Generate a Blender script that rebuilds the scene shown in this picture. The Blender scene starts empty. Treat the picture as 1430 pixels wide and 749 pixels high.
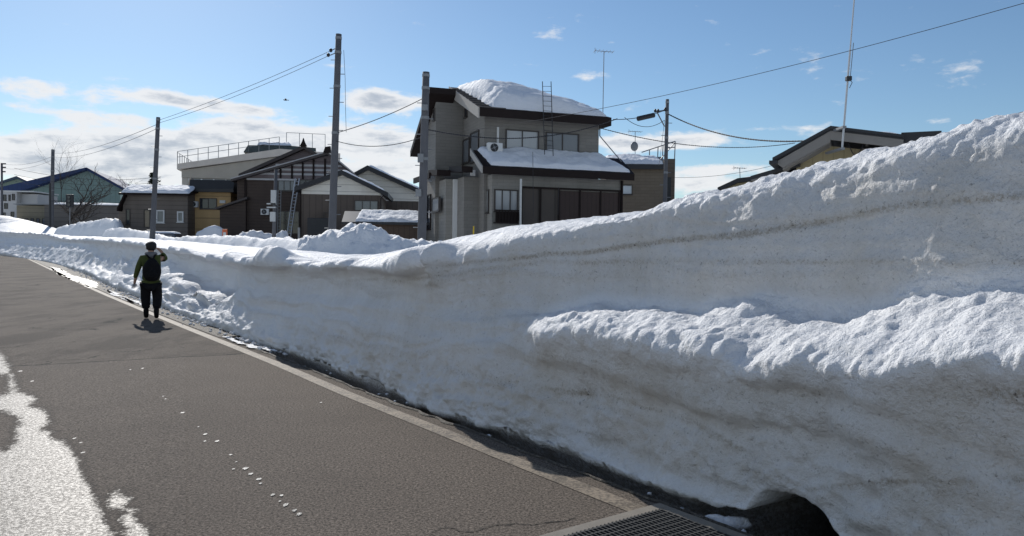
import bpy, bmesh, math, random
import numpy as np
from mathutils import Vector, Matrix
R = math.radians
SC = bpy.context.scene
COL = SC.collection

# ------------------------------------------------------------------ camera, sky, sun, exposure
W0, H0, F0 = 1430.0, 749.0, 1060.0          # photograph size and focal length in its pixels
CAMZ = 1.6
PITCH = math.atan((374.5 - 345.0) / F0)      # looks slightly down
ROLL = R(0.7)
cam_d = bpy.data.cameras.new('camera'); cam = bpy.data.objects.new('camera', cam_d); COL.objects.link(cam)
cam_d.sensor_width = 36.0; cam_d.lens = 36.0 * F0 / W0
cam_d.clip_start = 0.05; cam_d.clip_end = 6000
CM = Matrix.Translation((0, 0, CAMZ)) @ (Matrix.Rotation(R(90) - PITCH, 4, 'X') @ Matrix.Rotation(ROLL, 4, 'Z'))
cam.matrix_world = CM
SC.camera = cam
CR = np.array(CM.to_3x3())

SUN_AZ, SUN_EL = R(-26.8), R(31.0)              # azimuth from +Y, negative = left
world = bpy.data.worlds.new('World'); SC.world = world; world.use_nodes = True
sun_d = bpy.data.lights.new('sun', 'SUN'); sun = bpy.data.objects.new('sun', sun_d); COL.objects.link(sun)
sun_d.energy = 3.8; sun_d.angle = R(0.5); sun_d.color = (1.0, 0.955, 0.89)
sdir = Vector((math.sin(SUN_AZ) * math.cos(SUN_EL), math.cos(SUN_AZ) * math.cos(SUN_EL), math.sin(SUN_EL)))
sun.rotation_euler = (-sdir).to_track_quat('-Z', 'Y').to_euler()
sun.location = sdir * 50
SC.view_settings.view_transform = 'Standard'; SC.view_settings.look = 'None'
SC.view_settings.exposure = 0.0; SC.view_settings.gamma = 1.0; SC.view_settings.use_curve_mapping = False

def raydir(px, py):
    v = np.array([(px - W0 / 2) / F0, -(py - H0 / 2) / F0, -1.0])
    return CR @ v

def hgrd(px, py, z=0.0):
    d = raydir(px, py); t = (z - CAMZ) / d[2]
    return np.array([d[0] * t, d[1] * t])

def atD(px, py, D):
    d = raydir(px, py); t = D / d[1]
    return Vector((d[0] * t, D, CAMZ + d[2] * t))

def proj(x, y, z):
    p = CR.T @ np.array([x, y, z - CAMZ])
    return W0 / 2 + F0 * p[0] / -p[2], H0 / 2 - F0 * p[1] / -p[2]

# ---- sky with clouds -------------------------------------------------------
def build_world():
    nt = world.node_tree; N = nt.nodes; L = nt.links
    for n in list(N): N.remove(n)
    out = N.new('ShaderNodeOutputWorld'); bg = N.new('ShaderNodeBackground'); bg.inputs[1].default_value = 0.10
    sky = N.new('ShaderNodeTexSky'); sky.sky_type = 'NISHITA'; sky.sun_disc = False
    sky.sun_elevation = SUN_EL; sky.sun_rotation = SUN_AZ
    sky.air_density = 1.0; sky.dust_density = 0.22; sky.ozone_density = 3.0; sky.altitude = 50
    tc = N.new('ShaderNodeTexCoord'); sp = N.new('ShaderNodeSeparateXYZ'); L.new(tc.outputs['Generated'], sp.inputs[0])
    def M(op, a, b=None, c=None, clamp=False):
        n = N.new('ShaderNodeMath'); n.operation = op; n.use_clamp = clamp
        for i, v in enumerate((a, b, c)):
            if v is None: continue
            if isinstance(v, (int, float)): n.inputs[i].default_value = v
            else: L.new(v, n.inputs[i])
        return n.outputs[0]
    az = M('ARCTAN2', sp.outputs[0], sp.outputs[1])
    el = M('ARCSINE', sp.outputs[2])
    def noise(sx, sy, scale, detail, rough, off=0.0):
        cb = N.new('ShaderNodeCombineXYZ')
        L.new(M('MULTIPLY', az, sx), cb.inputs[0]); L.new(M('MULTIPLY', el, sy), cb.inputs[1]); cb.inputs[2].default_value = off
        n = N.new('ShaderNodeTexNoise'); n.inputs['Scale'].default_value = scale; n.inputs['Detail'].default_value = detail
        n.inputs['Roughness'].default_value = rough; n.inputs['Distortion'].default_value = 0.25
        L.new(cb.outputs[0], n.inputs['Vector']); return n.outputs[0]
    n1 = noise(1, 2.2, 9, 8, 0.6); n2 = noise(1, 2.6, 34, 7, 0.62, 3.1); n3 = noise(1, 4.0, 14, 8, 0.6, 7.7)
    # clouds seen in the photograph: centre and size in photo pixels, weight
    blobs = [(35, 122, 62, 13, 1.0), (20, 148, 45, 6, .75), (210, 133, 50, 8, .85), (245, 143, 45, 8, .8), (310, 148, 45, 9, .95),
             (350, 154, 40, 7, .9), (115, 165, 40, 10, .9), (185, 168, 30, 6, .75), (60, 205, 70, 16, 1.0), (130, 200, 90, 16, 1.0),
             (215, 205, 60, 16, .9), (320, 178, 40, 11, 1.05), (330, 200, 110, 18, 1.2), (450, 190, 110, 18, 1.1), (530, 205, 70, 22, 1.0),
             (100, 240, 220, 16, 1.0), (300, 235, 200, 20, 1.1), (520, 240, 120, 14, .95), (520, 138, 40, 14, 1.25), (565, 146, 40, 11, 1.0),
             (470, 92, 30, 3, .55), (760, 48, 22, 11, .72), (825, 105, 30, 7, .5),
             (870, 200, 45, 12, 1.05), (975, 195, 42, 11, 1.1), (935, 203, 60, 8, .7), (1060, 180, 50, 5, .55), (1140, 182, 30, 8, .62),
             (1010, 238, 100, 10, .8), (960, 258, 160, 12, .9), (1340, 95, 45, 18, .4), (1260, 90, 25, 10, .36)]
    tot = None
    for (cx, cy, sx, sy, w) in blobs:
        d = raydir(cx, cy); a0 = math.atan2(d[0], d[1]); e0 = math.atan2(d[2], math.hypot(d[0], d[1]))
        sa = sx * 1.15 / F0 * math.cos(a0) ** 2; se = sy * 1.05 / F0
        da = M('MULTIPLY', M('SUBTRACT', az, a0), 1 / sa); de = M('MULTIPLY', M('SUBTRACT', el, e0), 1 / se)
        g = M('EXPONENT', M('MULTIPLY', M('MULTIPLY_ADD', da, da, M('MULTIPLY', de, de)), -1.0))
        g = M('MULTIPLY', g, w)
        tot = g if tot is None else M('ADD', tot, g)
    # a general low band of cloud all round the horizon outside the picture
    band = M('MULTIPLY', M('SUBTRACT', 1.0, M('MULTIPLY', M('ABSOLUTE', M('SUBTRACT', el, .12)), 8.0), None, True), M('GREATER_THAN', M('ABSOLUTE', az), .75))
    rear = N.new('ShaderNodeMapRange'); rear.interpolation_type = 'SMOOTHSTEP'; rear.inputs['From Min'].default_value = .85; rear.inputs['From Max'].default_value = 1.25
    L.new(M('ABSOLUTE', az), rear.inputs[0]); low = M('MULTIPLY', M('GREATER_THAN', el, -.05), M('SUBTRACT', 1.0, M('MULTIPLY', M('MAXIMUM', M('SUBTRACT', el, .5), 0.0), 1.6), None, True))
    rear_fill = M('MULTIPLY', rear.outputs[0], low)  # unseen bright cloud behind the camera, added to lift the shaded sides
    tot = M('MINIMUM', M('ADD', tot, M('ADD', M('MULTIPLY', band, .5), M('MULTIPLY', rear_fill, .59))), 1.35)
    dens = M('ADD', tot, M('MULTIPLY', M('SUBTRACT', M('ADD', M('MULTIPLY', n1, .55), M('MULTIPLY', n2, .45)), .5), 3.4))
    mr = N.new('ShaderNodeMapRange'); mr.interpolation_type = 'SMOOTHSTEP'
    mr.inputs['From Min'].default_value = .28; mr.inputs['From Max'].default_value = .95; L.new(dens, mr.inputs[0])
    core = N.new('ShaderNodeMapRange'); core.interpolation_type = 'SMOOTHSTEP'
    core.inputs['From Min'].default_value = 1.0; core.inputs['From Max'].default_value = 1.9
    L.new(M('ADD', dens, M('MULTIPLY', M('SUBTRACT', n3, .5), 1.6)), core.inputs[0])
    cm = N.new('ShaderNodeMix'); cm.data_type = 'RGBA'
    cm.inputs[6].default_value = (8.6, 8.7, 8.9, 1); cm.inputs[7].default_value = (4.6, 5.1, 5.9, 1)
    L.new(M('MULTIPLY', core.outputs[0], M('SUBTRACT', 1.0, M('MULTIPLY', rear_fill, .8))), cm.inputs[0])
    cb2 = N.new('ShaderNodeMix'); cb2.data_type = 'RGBA'; L.new(rear_fill, cb2.inputs[0]); L.new(cm.outputs[2], cb2.inputs[6]); cb2.inputs[7].default_value = (9.6, 9.2, 8.6, 1)
    # slight tint of the clear sky towards the photograph's clean blue
    hs = N.new('ShaderNodeMix'); hs.data_type = 'RGBA'; hs.blend_type = 'MULTIPLY'; hs.inputs[0].default_value = 1.0
    L.new(sky.outputs[0], hs.inputs[6]); hs.inputs[7].default_value = (.85, .94, .985, 1)
    mx = N.new('ShaderNodeMix'); mx.data_type = 'RGBA'
    L.new(M('MULTIPLY', mr.outputs[0], M('SUBTRACT', .94, M('MULTIPLY', rear_fill, .50))), mx.inputs[0]); L.new(hs.outputs[2], mx.inputs[6]); L.new(cb2.outputs[2], mx.inputs[7])
    L.new(mx.outputs[2], bg.inputs[0]); L.new(bg.outputs[0], out.inputs[0])
build_world()

# ------------------------------------------------------------------ noise in numpy
def _h(ix, iy, iz, seed):
    h = (ix.astype(np.int64) * 374761393 + iy.astype(np.int64) * 668265263 + iz.astype(np.int64) * 2147483647 + seed * 1274126177) & 0xffffffff
    h = ((h ^ (h >> 13)) * 1274126177) & 0xffffffff
    h = ((h ^ (h >> 16)) * 2246822519) & 0xffffffff
    return ((h ^ (h >> 15)) & 0xffffff) / float(0xffffff) * 2 - 1
def vnoise(P, seed=0):
    i = np.floor(P).astype(np.int64); f = P - i; u = f * f * f * (f * (f * 6 - 15) + 10)
    r = 0
    for dx in (0, 1):
        wx = u[:, 0] if dx else 1 - u[:, 0]
        for dy in (0, 1):
            wy = u[:, 1] if dy else 1 - u[:, 1]
            for dz in (0, 1):
                wz = u[:, 2] if dz else 1 - u[:, 2]
                r = r + wx * wy * wz * _h(i[:, 0] + dx, i[:, 1] + dy, i[:, 2] + dz, seed)
    return r
def fbm(P, octv=4, seed=0, gain=.5, lac=2.03):
    a = 1.0; s = 0; Q = P.copy()
    for o in range(octv):
        s = s + a * vnoise(Q, seed + o * 17); a *= gain; Q = Q * lac + 11.3
    return s
def smooth(x, a, b):
    t = np.clip((x - a) / (b - a), 0, 1); return t * t * (3 - 2 * t)

# ------------------------------------------------------------------ object helpers
def tag(o, label=None, cat=None, group=None, kind=None):
    if label:
        o['label'] = label
        if len(label.split()) > 16: print('LONG LABEL', label)
    if cat: o['category'] = cat
    if group: o['group'] = group
    if kind: o['kind'] = kind
    return o
def empty(name, loc=(0, 0, 0), rz=0.0):
    o = bpy.data.objects.new(name, None); COL.objects.link(o); o.location = loc; o.rotation_euler = (0, 0, rz)
    o.empty_display_size = .3
    return o
class MB:
    def __init__(s): s.v = []; s.f = []
    def add(s, vs, fs):
        n = len(s.v); s.v += [tuple(v) for v in vs]; s.f += [tuple(i + n for i in f) for f in fs]; return s
    def box(s, x0, x1, y0, y1, z0, z1):
        if x0 > x1: x0, x1 = x1, x0
        if y0 > y1: y0, y1 = y1, y0
        if z0 > z1: z0, z1 = z1, z0
        return s.add([(x0, y0, z0), (x1, y0, z0), (x1, y1, z0), (x0, y1, z0), (x0, y0, z1), (x1, y0, z1), (x1, y1, z1), (x0, y1, z1)],
                     [(0, 3, 2, 1), (4, 5, 6, 7), (0, 1, 5, 4), (1, 2, 6, 5), (2, 3, 7, 6), (3, 0, 4, 7)])
    def prism(s, poly, axis, a, b):
        """poly of (p, q) extruded along axis 'y' (poly = x, z), 'x' (poly = y, z) or 'z' (poly = x, y)"""
        def mk(p, q, t): return {'y': (p, t, q), 'x': (t, p, q), 'z': (p, q, t)}[axis]
        n = len(poly); vs = [mk(p, q, a) for p, q in poly] + [mk(p, q, b) for p, q in poly]
        fs = [tuple(range(n - 1, -1, -1)), tuple(range(n, 2 * n))] + [(i, (i + 1) % n, n + (i + 1) % n, n + i) for i in range(n)]
        return s.add(vs, fs)
    def tube(s, pts, r, seg=8, r2=None, cap=True):
        pts = [Vector(p) for p in pts]; n = len(pts); rings = []
        for i, p in enumerate(pts):
            t = (pts[min(i + 1, n - 1)] - pts[max(i - 1, 0)]).normalized()
            a = Vector((0, 0, 1)) if abs(t.z) < .9 else Vector((1, 0, 0))
            u = t.cross(a).normalized(); w = t.cross(u)
            rr = r if r2 is None else r + (r2 - r) * i / (n - 1)
            rings.append([p + (u * math.cos(2 * math.pi * k / seg) + w * math.sin(2 * math.pi * k / seg)) * rr for k in range(seg)])
        vs = [v for rg in rings for v in rg]; fs = []
        for i in range(n - 1):
            for k in range(seg):
                k2 = (k + 1) % seg; fs.append((i * seg + k, i * seg + k2, (i + 1) * seg + k2, (i + 1) * seg + k))
        if cap: fs += [tuple(range(seg - 1, -1, -1)), tuple((n - 1) * seg + k for k in range(seg))]
        return s.add(vs, fs)
    def ellip(s, c, r, nu=12, nv=8, rz=0.0, fn=None):
        vs = []; fs = []
        for j in range(nv + 1):
            th = math.pi * j / nv
            for i in range(nu):
                ph = 2 * math.pi * i / nu
                x, y, z = math.sin(th) * math.cos(ph), math.sin(th) * math.sin(ph), math.cos(th)
                if fn: x, y, z = fn(x, y, z)
                x *= r[0]; y *= r[1]; z *= r[2]
                vs.append((c[0] + x * math.cos(rz) - y * math.sin(rz), c[1] + x * math.sin(rz) + y * math.cos(rz), c[2] + z))
        for j in range(nv):
            for i in range(nu):
                i2 = (i + 1) % nu; fs.append((j * nu + i, (j + 1) * nu + i, (j + 1) * nu + i2, j * nu + i2))
        return s.add(vs, fs)
    def build(s, name, mat, parent=None, smoothed=False, bevel=0.0):
        me = bpy.data.meshes.new(name); me.from_pydata(s.v, [], s.f)
        bm = bmesh.new(); bm.from_mesh(me)
        bmesh.ops.recalc_face_normals(bm, faces=bm.faces)
        if bevel: bmesh.ops.bevel(bm, geom=list(bm.edges), offset=bevel, segments=2, affect='EDGES', profile=.6)
        bm.to_mesh(me); bm.free()
        me.materials.append(mat)
        if smoothed: me.polygons.foreach_set('use_smooth', [True] * len(me.polygons))
        o = bpy.data.objects.new(name, me); COL.objects.link(o)
        if parent: o.parent = parent
        return o
def gridmesh(name, V, nu, nv, mat, parent=None, attrs=None, wrap=False):
    """V: (nu*nv, 3), index = i*nv + j"""
    me = bpy.data.meshes.new(name)
    i, j = np.meshgrid(np.arange(nu - 1), np.arange(nv - 1), indexing='ij')
    a = (i * nv + j).ravel(); q = np.stack([a, a + nv, a + nv + 1, a + 1], 1).astype(np.int32)
    me.vertices.add(len(V)); me.vertices.foreach_set('co', V.astype(np.float32).ravel())
    me.loops.add(q.size); me.loops.foreach_set('vertex_index', q.ravel())
    me.polygons.add(len(q)); me.polygons.foreach_set('loop_start', np.arange(0, q.size, 4, dtype=np.int32))
    me.polygons.foreach_set('use_smooth', np.ones(len(q), bool))
    me.update(calc_edges=True); me.validate()
    for k, v in (attrs or {}).items():
        at = me.attributes.new(k, 'FLOAT', 'POINT'); at.data.foreach_set('value', v.astype(np.float32))
    me.materials.append(mat)
    o = bpy.data.objects.new(name, me); COL.objects.link(o)
    if parent: o.parent = parent
    return o
def gnormals(V, nu, nv):
    G = V.reshape(nu, nv, 3); du = np.gradient(G, axis=0); dv = np.gradient(G, axis=1)
    n = np.cross(du, dv); n /= np.linalg.norm(n, axis=2, keepdims=True) + 1e-9
    return n.reshape(-1, 3)

# ------------------------------------------------------------------ materials
class NT:
    def __init__(s, name):
        s.m = bpy.data.materials.new(name); s.m.use_nodes = True; s.t = s.m.node_tree; s.N = s.t.nodes; s.L = s.t.links
        s.b = s.N['Principled BSDF']
        s.tc = s.N.new('ShaderNodeTexCoord'); s.geo = s.N.new('ShaderNodeNewGeometry')
    def set(s, inp, v):
        if isinstance(v, (int, float)): inp.default_value = v
        elif isinstance(v, (tuple, list)): inp.default_value = tuple(v) + ((1,) if len(v) == 3 and len(inp.default_value) == 4 else ())
        else: s.L.new(v, inp)
    def M(s, op, a, b=None, c=None, clamp=False):
        n = s.N.new('ShaderNodeMath'); n.operation = op; n.use_clamp = clamp
        for i, v in enumerate((a, b, c)):
            if v is not None: s.set(n.inputs[i], v)
        return n.outputs[0]
    def noise(s, scale, detail=4, rough=.5, vec=None, dist=0.0, stretch=None):
        v = vec if vec is not None else s.geo.outputs['Position']
        if stretch:
            mp = s.N.new('ShaderNodeMapping'); mp.inputs['Scale'].default_value = stretch; s.L.new(v, mp.inputs[0]); v = mp.outputs[0]
        n = s.N.new('ShaderNodeTexNoise'); n.inputs['Scale'].default_value = scale; n.inputs['Detail'].default_value = detail
        n.inputs['Roughness'].default_value = rough; n.inputs['Distortion'].default_value = dist
        s.L.new(v, n.inputs['Vector']); return n.outputs[0]
    def ramp(s, f, a, b, smoothstep=True):
        n = s.N.new('ShaderNodeMapRange'); n.interpolation_type = 'SMOOTHSTEP' if smoothstep else 'LINEAR'
        n.inputs['From Min'].default_value = a; n.inputs['From Max'].default_value = b; s.L.new(f, n.inputs[0]); return n.outputs[0]
    def mix(s, f, a, b, blend='MIX'):
        n = s.N.new('ShaderNodeMix'); n.data_type = 'RGBA'; n.blend_type = blend
        s.set(n.inputs[0], f); s.set(n.inputs[6], a); s.set(n.inputs[7], b); return n.outputs[2]
    def bump(s, h, strength=.3, dist=.01, prev=None):
        n = s.N.new('ShaderNodeBump'); n.inputs['Strength'].default_value = strength; n.inputs['Distance'].default_value = dist
        s.L.new(h, n.inputs['Height'])
        if prev is not None: s.L.new(prev, n.inputs['Normal'])
        return n.outputs[0]
    def attr(s, name):
        n = s.N.new('ShaderNodeAttribute'); n.attribute_name = name; return n.outputs['Fac']
    def fin(s, col=None, rough=None, normal=None, spec=None, metal=None):
        if col is not None: s.set(s.b.inputs['Base Color'], col)
        if rough is not None: s.set(s.b.inputs['Roughness'], rough)
        if normal is not None: s.set(s.b.inputs['Normal'], normal)
        if spec is not None: s.set(s.b.inputs['Specular IOR Level'], spec)
        if metal is not None: s.set(s.b.inputs['Metallic'], metal)
        return s.m

def mat_plain(name, col, rough=.6, var=.15, scale=3.0, metal=0.0, spec=.4, bump=0.0):
    s = NT(name)
    n = s.noise(scale, 5, .6)
    c = s.mix(n, tuple(x * (1 - var) for x in col), tuple(min(1, x * (1 + var)) for x in col))
    nm = s.bump(s.noise(scale * 20, 3), bump, .01) if bump else None
    return s.fin(c, rough, nm, spec, metal)

def mat_snow(name, dirty=False):
    s = NT(name)
    clean = (.87, .875, .88)
    n0 = s.noise(1.3, 5, .6); n1 = s.noise(9, 5, .6)
    base = s.mix(n0, clean, (.80, .82, .855))
    if dirty:
        d = s.attr('dirt_shade'); bl_ = s.ramp(s.noise(2.6, 6, .72, dist=.3), .40, .68)
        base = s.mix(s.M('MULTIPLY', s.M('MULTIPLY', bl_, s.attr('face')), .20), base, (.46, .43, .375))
        sp = s.ramp(s.noise(38, 3, .7), .60, .72); sp2 = s.ramp(s.noise(110, 2, .6), .64, .75)
        streak = s.ramp(s.noise(2.2, 4, .6, stretch=(1, 1, .25)), .35, .75)
        f = s.M('MULTIPLY', d, s.M('ADD', s.M('ADD', -.25, s.M('MULTIPLY', s.noise(7, 6, .75), 1.7)), s.M('MULTIPLY', s.ramp(s.noise(42, 3, .75), .46, .62), 1.1)), None, True)
        base = s.mix(s.M('MULTIPLY', f, .85, None, True), base, (.33, .285, .225))  # brown of the dirty layers, also of shade painted on the undersides
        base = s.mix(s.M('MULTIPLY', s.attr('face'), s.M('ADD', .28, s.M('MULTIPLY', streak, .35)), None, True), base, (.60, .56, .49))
        spk = s.M('MULTIPLY', s.M('MAXIMUM', sp, sp2), s.M('ADD', s.M('MULTIPLY', s.attr('face'), .42), s.M('MULTIPLY', d, .9)), None, True)
        base = s.mix(spk, base, (.09, .08, .065))
    if dirty: base = s.mix(s.attr('hollow_shade'), base, (.022, .019, .016))  # near-black shade painted into the hollow
    h = s.noise(60, 4, .7); h2 = s.noise(14, 4, .6)
    nm = s.bump(h, .9, .014, s.bump(h2, .7, .05))
    s.fin(base, .62, nm, .25)
    s.b.inputs['Subsurface Weight'].default_value = .0
    return s.m

def mat_asphalt(wet=False):
    s = NT('wet_asphalt' if wet else 'asphalt')
    P = s.geo.outputs['Position']
    agg = s.noise(60, 2, .8); agg2 = s.noise(48, 2, .8); agg3 = s.noise(40, 2, .8, stretch=(1, 1.1, 1)); big = s.noise(.55, 5, .6); mid = s.noise(2.5, 4, .6)
    col = s.mix(s.ramp(agg, .32, .66), (.054, .0455, .038), (.22, .184, .152))
    col = s.mix(s.ramp(agg2, .56, .68), col, (.32, .265, .215))
    col = s.mix(s.M('MULTIPLY', s.ramp(agg3, .56, .68), .8), col, (.024, .021, .018))
    col = s.mix(s.M('MULTIPLY', s.ramp(big, .35, .7), .3), col, (.070, .060, .051))
    # older surface beyond a joint about ten metres ahead
    sp = s.N.new('ShaderNodeSeparateXYZ'); s.L.new(P, sp.inputs[0])
    joint = s.M('ADD', s.M('ADD', s.M('MULTIPLY', sp.outputs[0], JOINT[0]), s.M('MULTIPLY', sp.outputs[1], JOINT[1])), s.M('MULTIPLY', s.M('SUBTRACT', mid, .5), .35))
    old = s.M('GREATER_THAN', joint, JOINT[2])
    patch = s.ramp(s.noise(.8, 6, .7, stretch=(1.3, .45, 1)), .44, .60)
    col = s.mix(s.M('MULTIPLY', old, s.M('ADD', .08, s.M('MULTIPLY', patch, .5))), col, (.030, .026, .024))
    jl = s.M('LESS_THAN', s.M('ABSOLUTE', s.M('SUBTRACT', joint, JOINT[2])), .035)
    col = s.mix(s.M('MULTIPLY', jl, .75), col, (.018, .018, .018))
    # tyre darkening and small dark pits
    pits = s.ramp(s.noise(5.5, 2, .5), .76, .80)
    col = s.mix(s.M('MULTIPLY', pits, .8), col, (.02, .02, .02))
    # fine cracks
    v = s.N.new('ShaderNodeTexVoronoi'); v.feature = 'DISTANCE_TO_EDGE'; v.inputs['Scale'].default_value = .42
    mp = s.N.new('ShaderNodeVectorMath'); mp.operation = 'MULTIPLY_ADD'
    ns = s.N.new('ShaderNodeTexNoise'); ns.inputs['Scale'].default_value = 2.2; ns.inputs['Detail'].default_value = 6; s.L.new(P, ns.inputs['Vector'])
    s.L.new(ns.outputs['Color'], mp.inputs[0]); mp.inputs[1].default_value = (.9, .9, 0); s.L.new(P, mp.inputs[2]); s.L.new(mp.outputs[0], v.inputs['Vector'])
    crack = s.M('LESS_THAN', v.outputs['Distance'], .0045)
    crack = s.M('MULTIPLY', crack, s.M('MAXIMUM', s.M('MULTIPLY', s.ramp(s.noise(.8, 2), .47, .52), old), 0.0))
    col = s.mix(crack, col, (.015, .015, .015))
    nm = s.bump(agg2, .35, .006, s.bump(agg, .6, .006))
    if wet:
        w = s.attr('wet'); f = s.noise(9, 5, .7, stretch=(1, .6, 1)); f2 = s.noise(34, 3, .8)
        lvl = s.M('ADD', w, s.M('ADD', s.M('MULTIPLY', s.M('SUBTRACT', f, .5), 1.5), s.M('MULTIPLY', s.M('SUBTRACT', f2, .5), 1.3)))
        film = s.ramp(lvl, -.08, .36); damp = s.ramp(lvl, -.55, -.05)
        col = s.mix(s.M('MULTIPLY', damp, .45), col, (.03, .027, .024))
        s.set(s.b.inputs['Coat Weight'], s.M('MULTIPLY', film, s.M('ADD', .30, s.M('MULTIPLY', s.ramp(s.noise(46, 2, .85), .42, .60), .5))))
        s.b.inputs['Coat Roughness'].default_value = .42; s.b.inputs['Coat IOR'].default_value = 1.40
        s.L.new(s.bump(s.noise(120, 2, .7), .5, .004), s.b.inputs['Coat Normal'])
    return s.fin(col, s.M('ADD', .85, s.M('MULTIPLY', agg2, .1)), nm, .12)

def mat_siding(name, col, pitch=.3, brick=False, var=.12, rough=.7, groove=.55):
    s = NT(name); O = s.tc.outputs['Object']
    n = s.noise(1.2, 5, .65); n2 = s.noise(.7, 4, .6, stretch=(1, 1, .15))
    c = s.mix(n, tuple(x * (1 - var) for x in col), tuple(x * (1 + var) for x in col))
    c = s.mix(s.M('MULTIPLY', s.ramp(n2, .5, .75), .35), c, tuple(x * .6 for x in col))
    sp = s.N.new('ShaderNodeSeparateXYZ'); s.L.new(O, sp.inputs[0])
    z = s.M('FRACT', s.M('MULTIPLY', sp.outputs[2], 1 / pitch))
    g = s.M('LESS_THAN', z, .09)
    if brick:
        row = s.M('FLOOR', s.M('MULTIPLY', sp.outputs[2], 1 / pitch))
        u = s.M('ADD', s.M('ADD', sp.outputs[0], sp.outputs[1]), s.M('MULTIPLY', row, .31))
        uu = s.M('MULTIPLY', u, 1 / .62)
        cell = s.N.new('ShaderNodeTexWhiteNoise'); cb = s.N.new('ShaderNodeCombineXYZ')
        s.L.new(s.M('FLOOR', uu), cb.inputs[0]); s.L.new(row, cb.inputs[1]); s.L.new(cb.outputs[0], cell.inputs['Vector'])
        c = s.mix(s.M('MULTIPLY', cell.outputs['Value'], .35), c, tuple(x * .7 for x in col))
        g = s.M('MAXIMUM', g, s.M('LESS_THAN', s.M('FRACT', uu), .03))
    c = s.mix(s.M('MULTIPLY', g, .25 if brick else groove), c, tuple(x * .35 for x in col))
    nm = s.bump(s.M('SUBTRACT', 1.0, g), .6, .02)
    return s.fin(c, rough, nm, .3)

def mat_vert(name, col, pitch=.35, dark=.45):
    s = NT(name); O = s.tc.outputs['Object']; sp = s.N.new('ShaderNodeSeparateXYZ'); s.L.new(O, sp.inputs[0])
    u = s.M('MULTIPLY', s.M('ADD', sp.outputs[0], sp.outputs[1]), 1 / pitch)
    g = s.M('LESS_THAN', s.M('FRACT', u), .12)
    n = s.noise(1.5, 5, .6)
    c = s.mix(n, tuple(x * .85 for x in col), tuple(x * 1.15 for x in col))
    c = s.mix(s.M('MULTIPLY', g, .7), c, tuple(x * dark for x in col))
    return s.fin(c, .6, s.bump(g, .5, .02), .35)

def mat_glass(name, col, rough=.12):
    s = NT(name)
    n = s.noise(1.1, 3, .5, vec=s.tc.outputs['Object'])
    c = s.mix(n, tuple(x * .8 for x in col), tuple(x * 1.2 for x in col))
    return s.fin(c, rough, None, .7)

# road joint line seen across the road: ax + by = c
_a = hgrd(0, 513); _b = hgrd(330, 495); _t = _b - _a; _n = np.array([-_t[1], _t[0]]) / np.linalg.norm(_t)
JOINT = (float(_n[0]), float(_n[1]), float(_n @ _a) + .0)
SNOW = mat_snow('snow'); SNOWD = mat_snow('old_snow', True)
ASPH = mat_asphalt()
def mat_roof_snow():
    s = NT('roof_snow'); h = s.noise(5, 5, .65); h2 = s.noise(30, 3, .6)
    c = s.mix(h, (.84, .86, .89), (.76, .79, .84))
    return s.fin(c, .7, s.bump(h2, .3, .02, s.bump(h, .5, .12)), .2)
RSNOW = mat_roof_snow()
WIRE = mat_plain('cable_rubber', (.035, .035, .04), .6)
CONC_POLE = mat_plain('pole_concrete', (.105, .108, .118), .8, .25, 2.0, bump=.2)
STEEL = mat_plain('grey_steel', (.22, .23, .24), .5, .15, 4, metal=.4)
GALV = mat_plain('galvanised_steel', (.45, .46, .47), .4, .15, 6, metal=.7)
DARK = mat_plain('dark_brown_metal', (.018, .012, .011), .6, .2, 3, spec=.15)
BLACK = mat_plain('black_metal', (.02, .022, .026), .45, .2, 3)
WHITEP = mat_plain('white_plastic', (.62, .63, .62), .5, .08, 4)
GLASS_L = mat_glass('curtained_glass', (.36, .38, .39)); GLASS_D = mat_glass('dark_glass', (.035, .04, .048), .06)
GLASS_M = mat_glass('grey_glass', (.14, .155, .17), .1)
FRAME_M = mat_plain('window_frame_bronze', (.05, .042, .038), .4)
FRAME_W = mat_plain('window_frame_white', (.6, .6, .58), .5)

# ------------------------------------------------------------------ plan curves of the road
def curve_world(pix):
    P = np.array([hgrd(x, y) for x, y in pix]); return P
line_px = [(40, 362), (75, 378.5), (97, 388.5), (141, 409), (194, 431), (255, 456), (323, 483), (393, 511), (487, 552), (599, 596), (700, 637), (802, 677.5), (879, 708)]
base_px = [(0, 357), (30, 360.5), (60, 365), (80, 369.5), (120, 383), (150, 399), (190, 415), (225, 430), (260, 444), (300, 458), (340, 472), (380, 486), (423, 503), (479, 526),
           (532, 545), (580, 564), (614, 580), (655, 592), (700, 606), (802, 640), (904, 683), (1047, 735), (1180, 791), (1430, 889)]
LP = curve_world(line_px); BP = curve_world(base_px)
def resample(P, ext_a, ext_b, smooth_m=1.2):
    """densify; ext_a: list of (heading change, length) beyond first point; ext_b metres beyond last"""
    ta = P[0] - P[1]; ta /= np.linalg.norm(ta); pre = []
    p = P[0].copy(); ang = math.atan2(ta[1], ta[0])
    for dang, ln in ext_a:
        ang += dang; p = p + ln * np.array([math.cos(ang), math.sin(ang)]); pre.append(p.copy())
    tb = P[-1] - P[-3]; tb /= np.linalg.norm(tb)
    Q = np.array(pre[::-1] + list(P) + [P[-1] + tb * ext_b])
    s = np.concatenate([[0], np.cumsum(np.linalg.norm(np.diff(Q, axis=0), axis=1))])
    return Q, s
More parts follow.
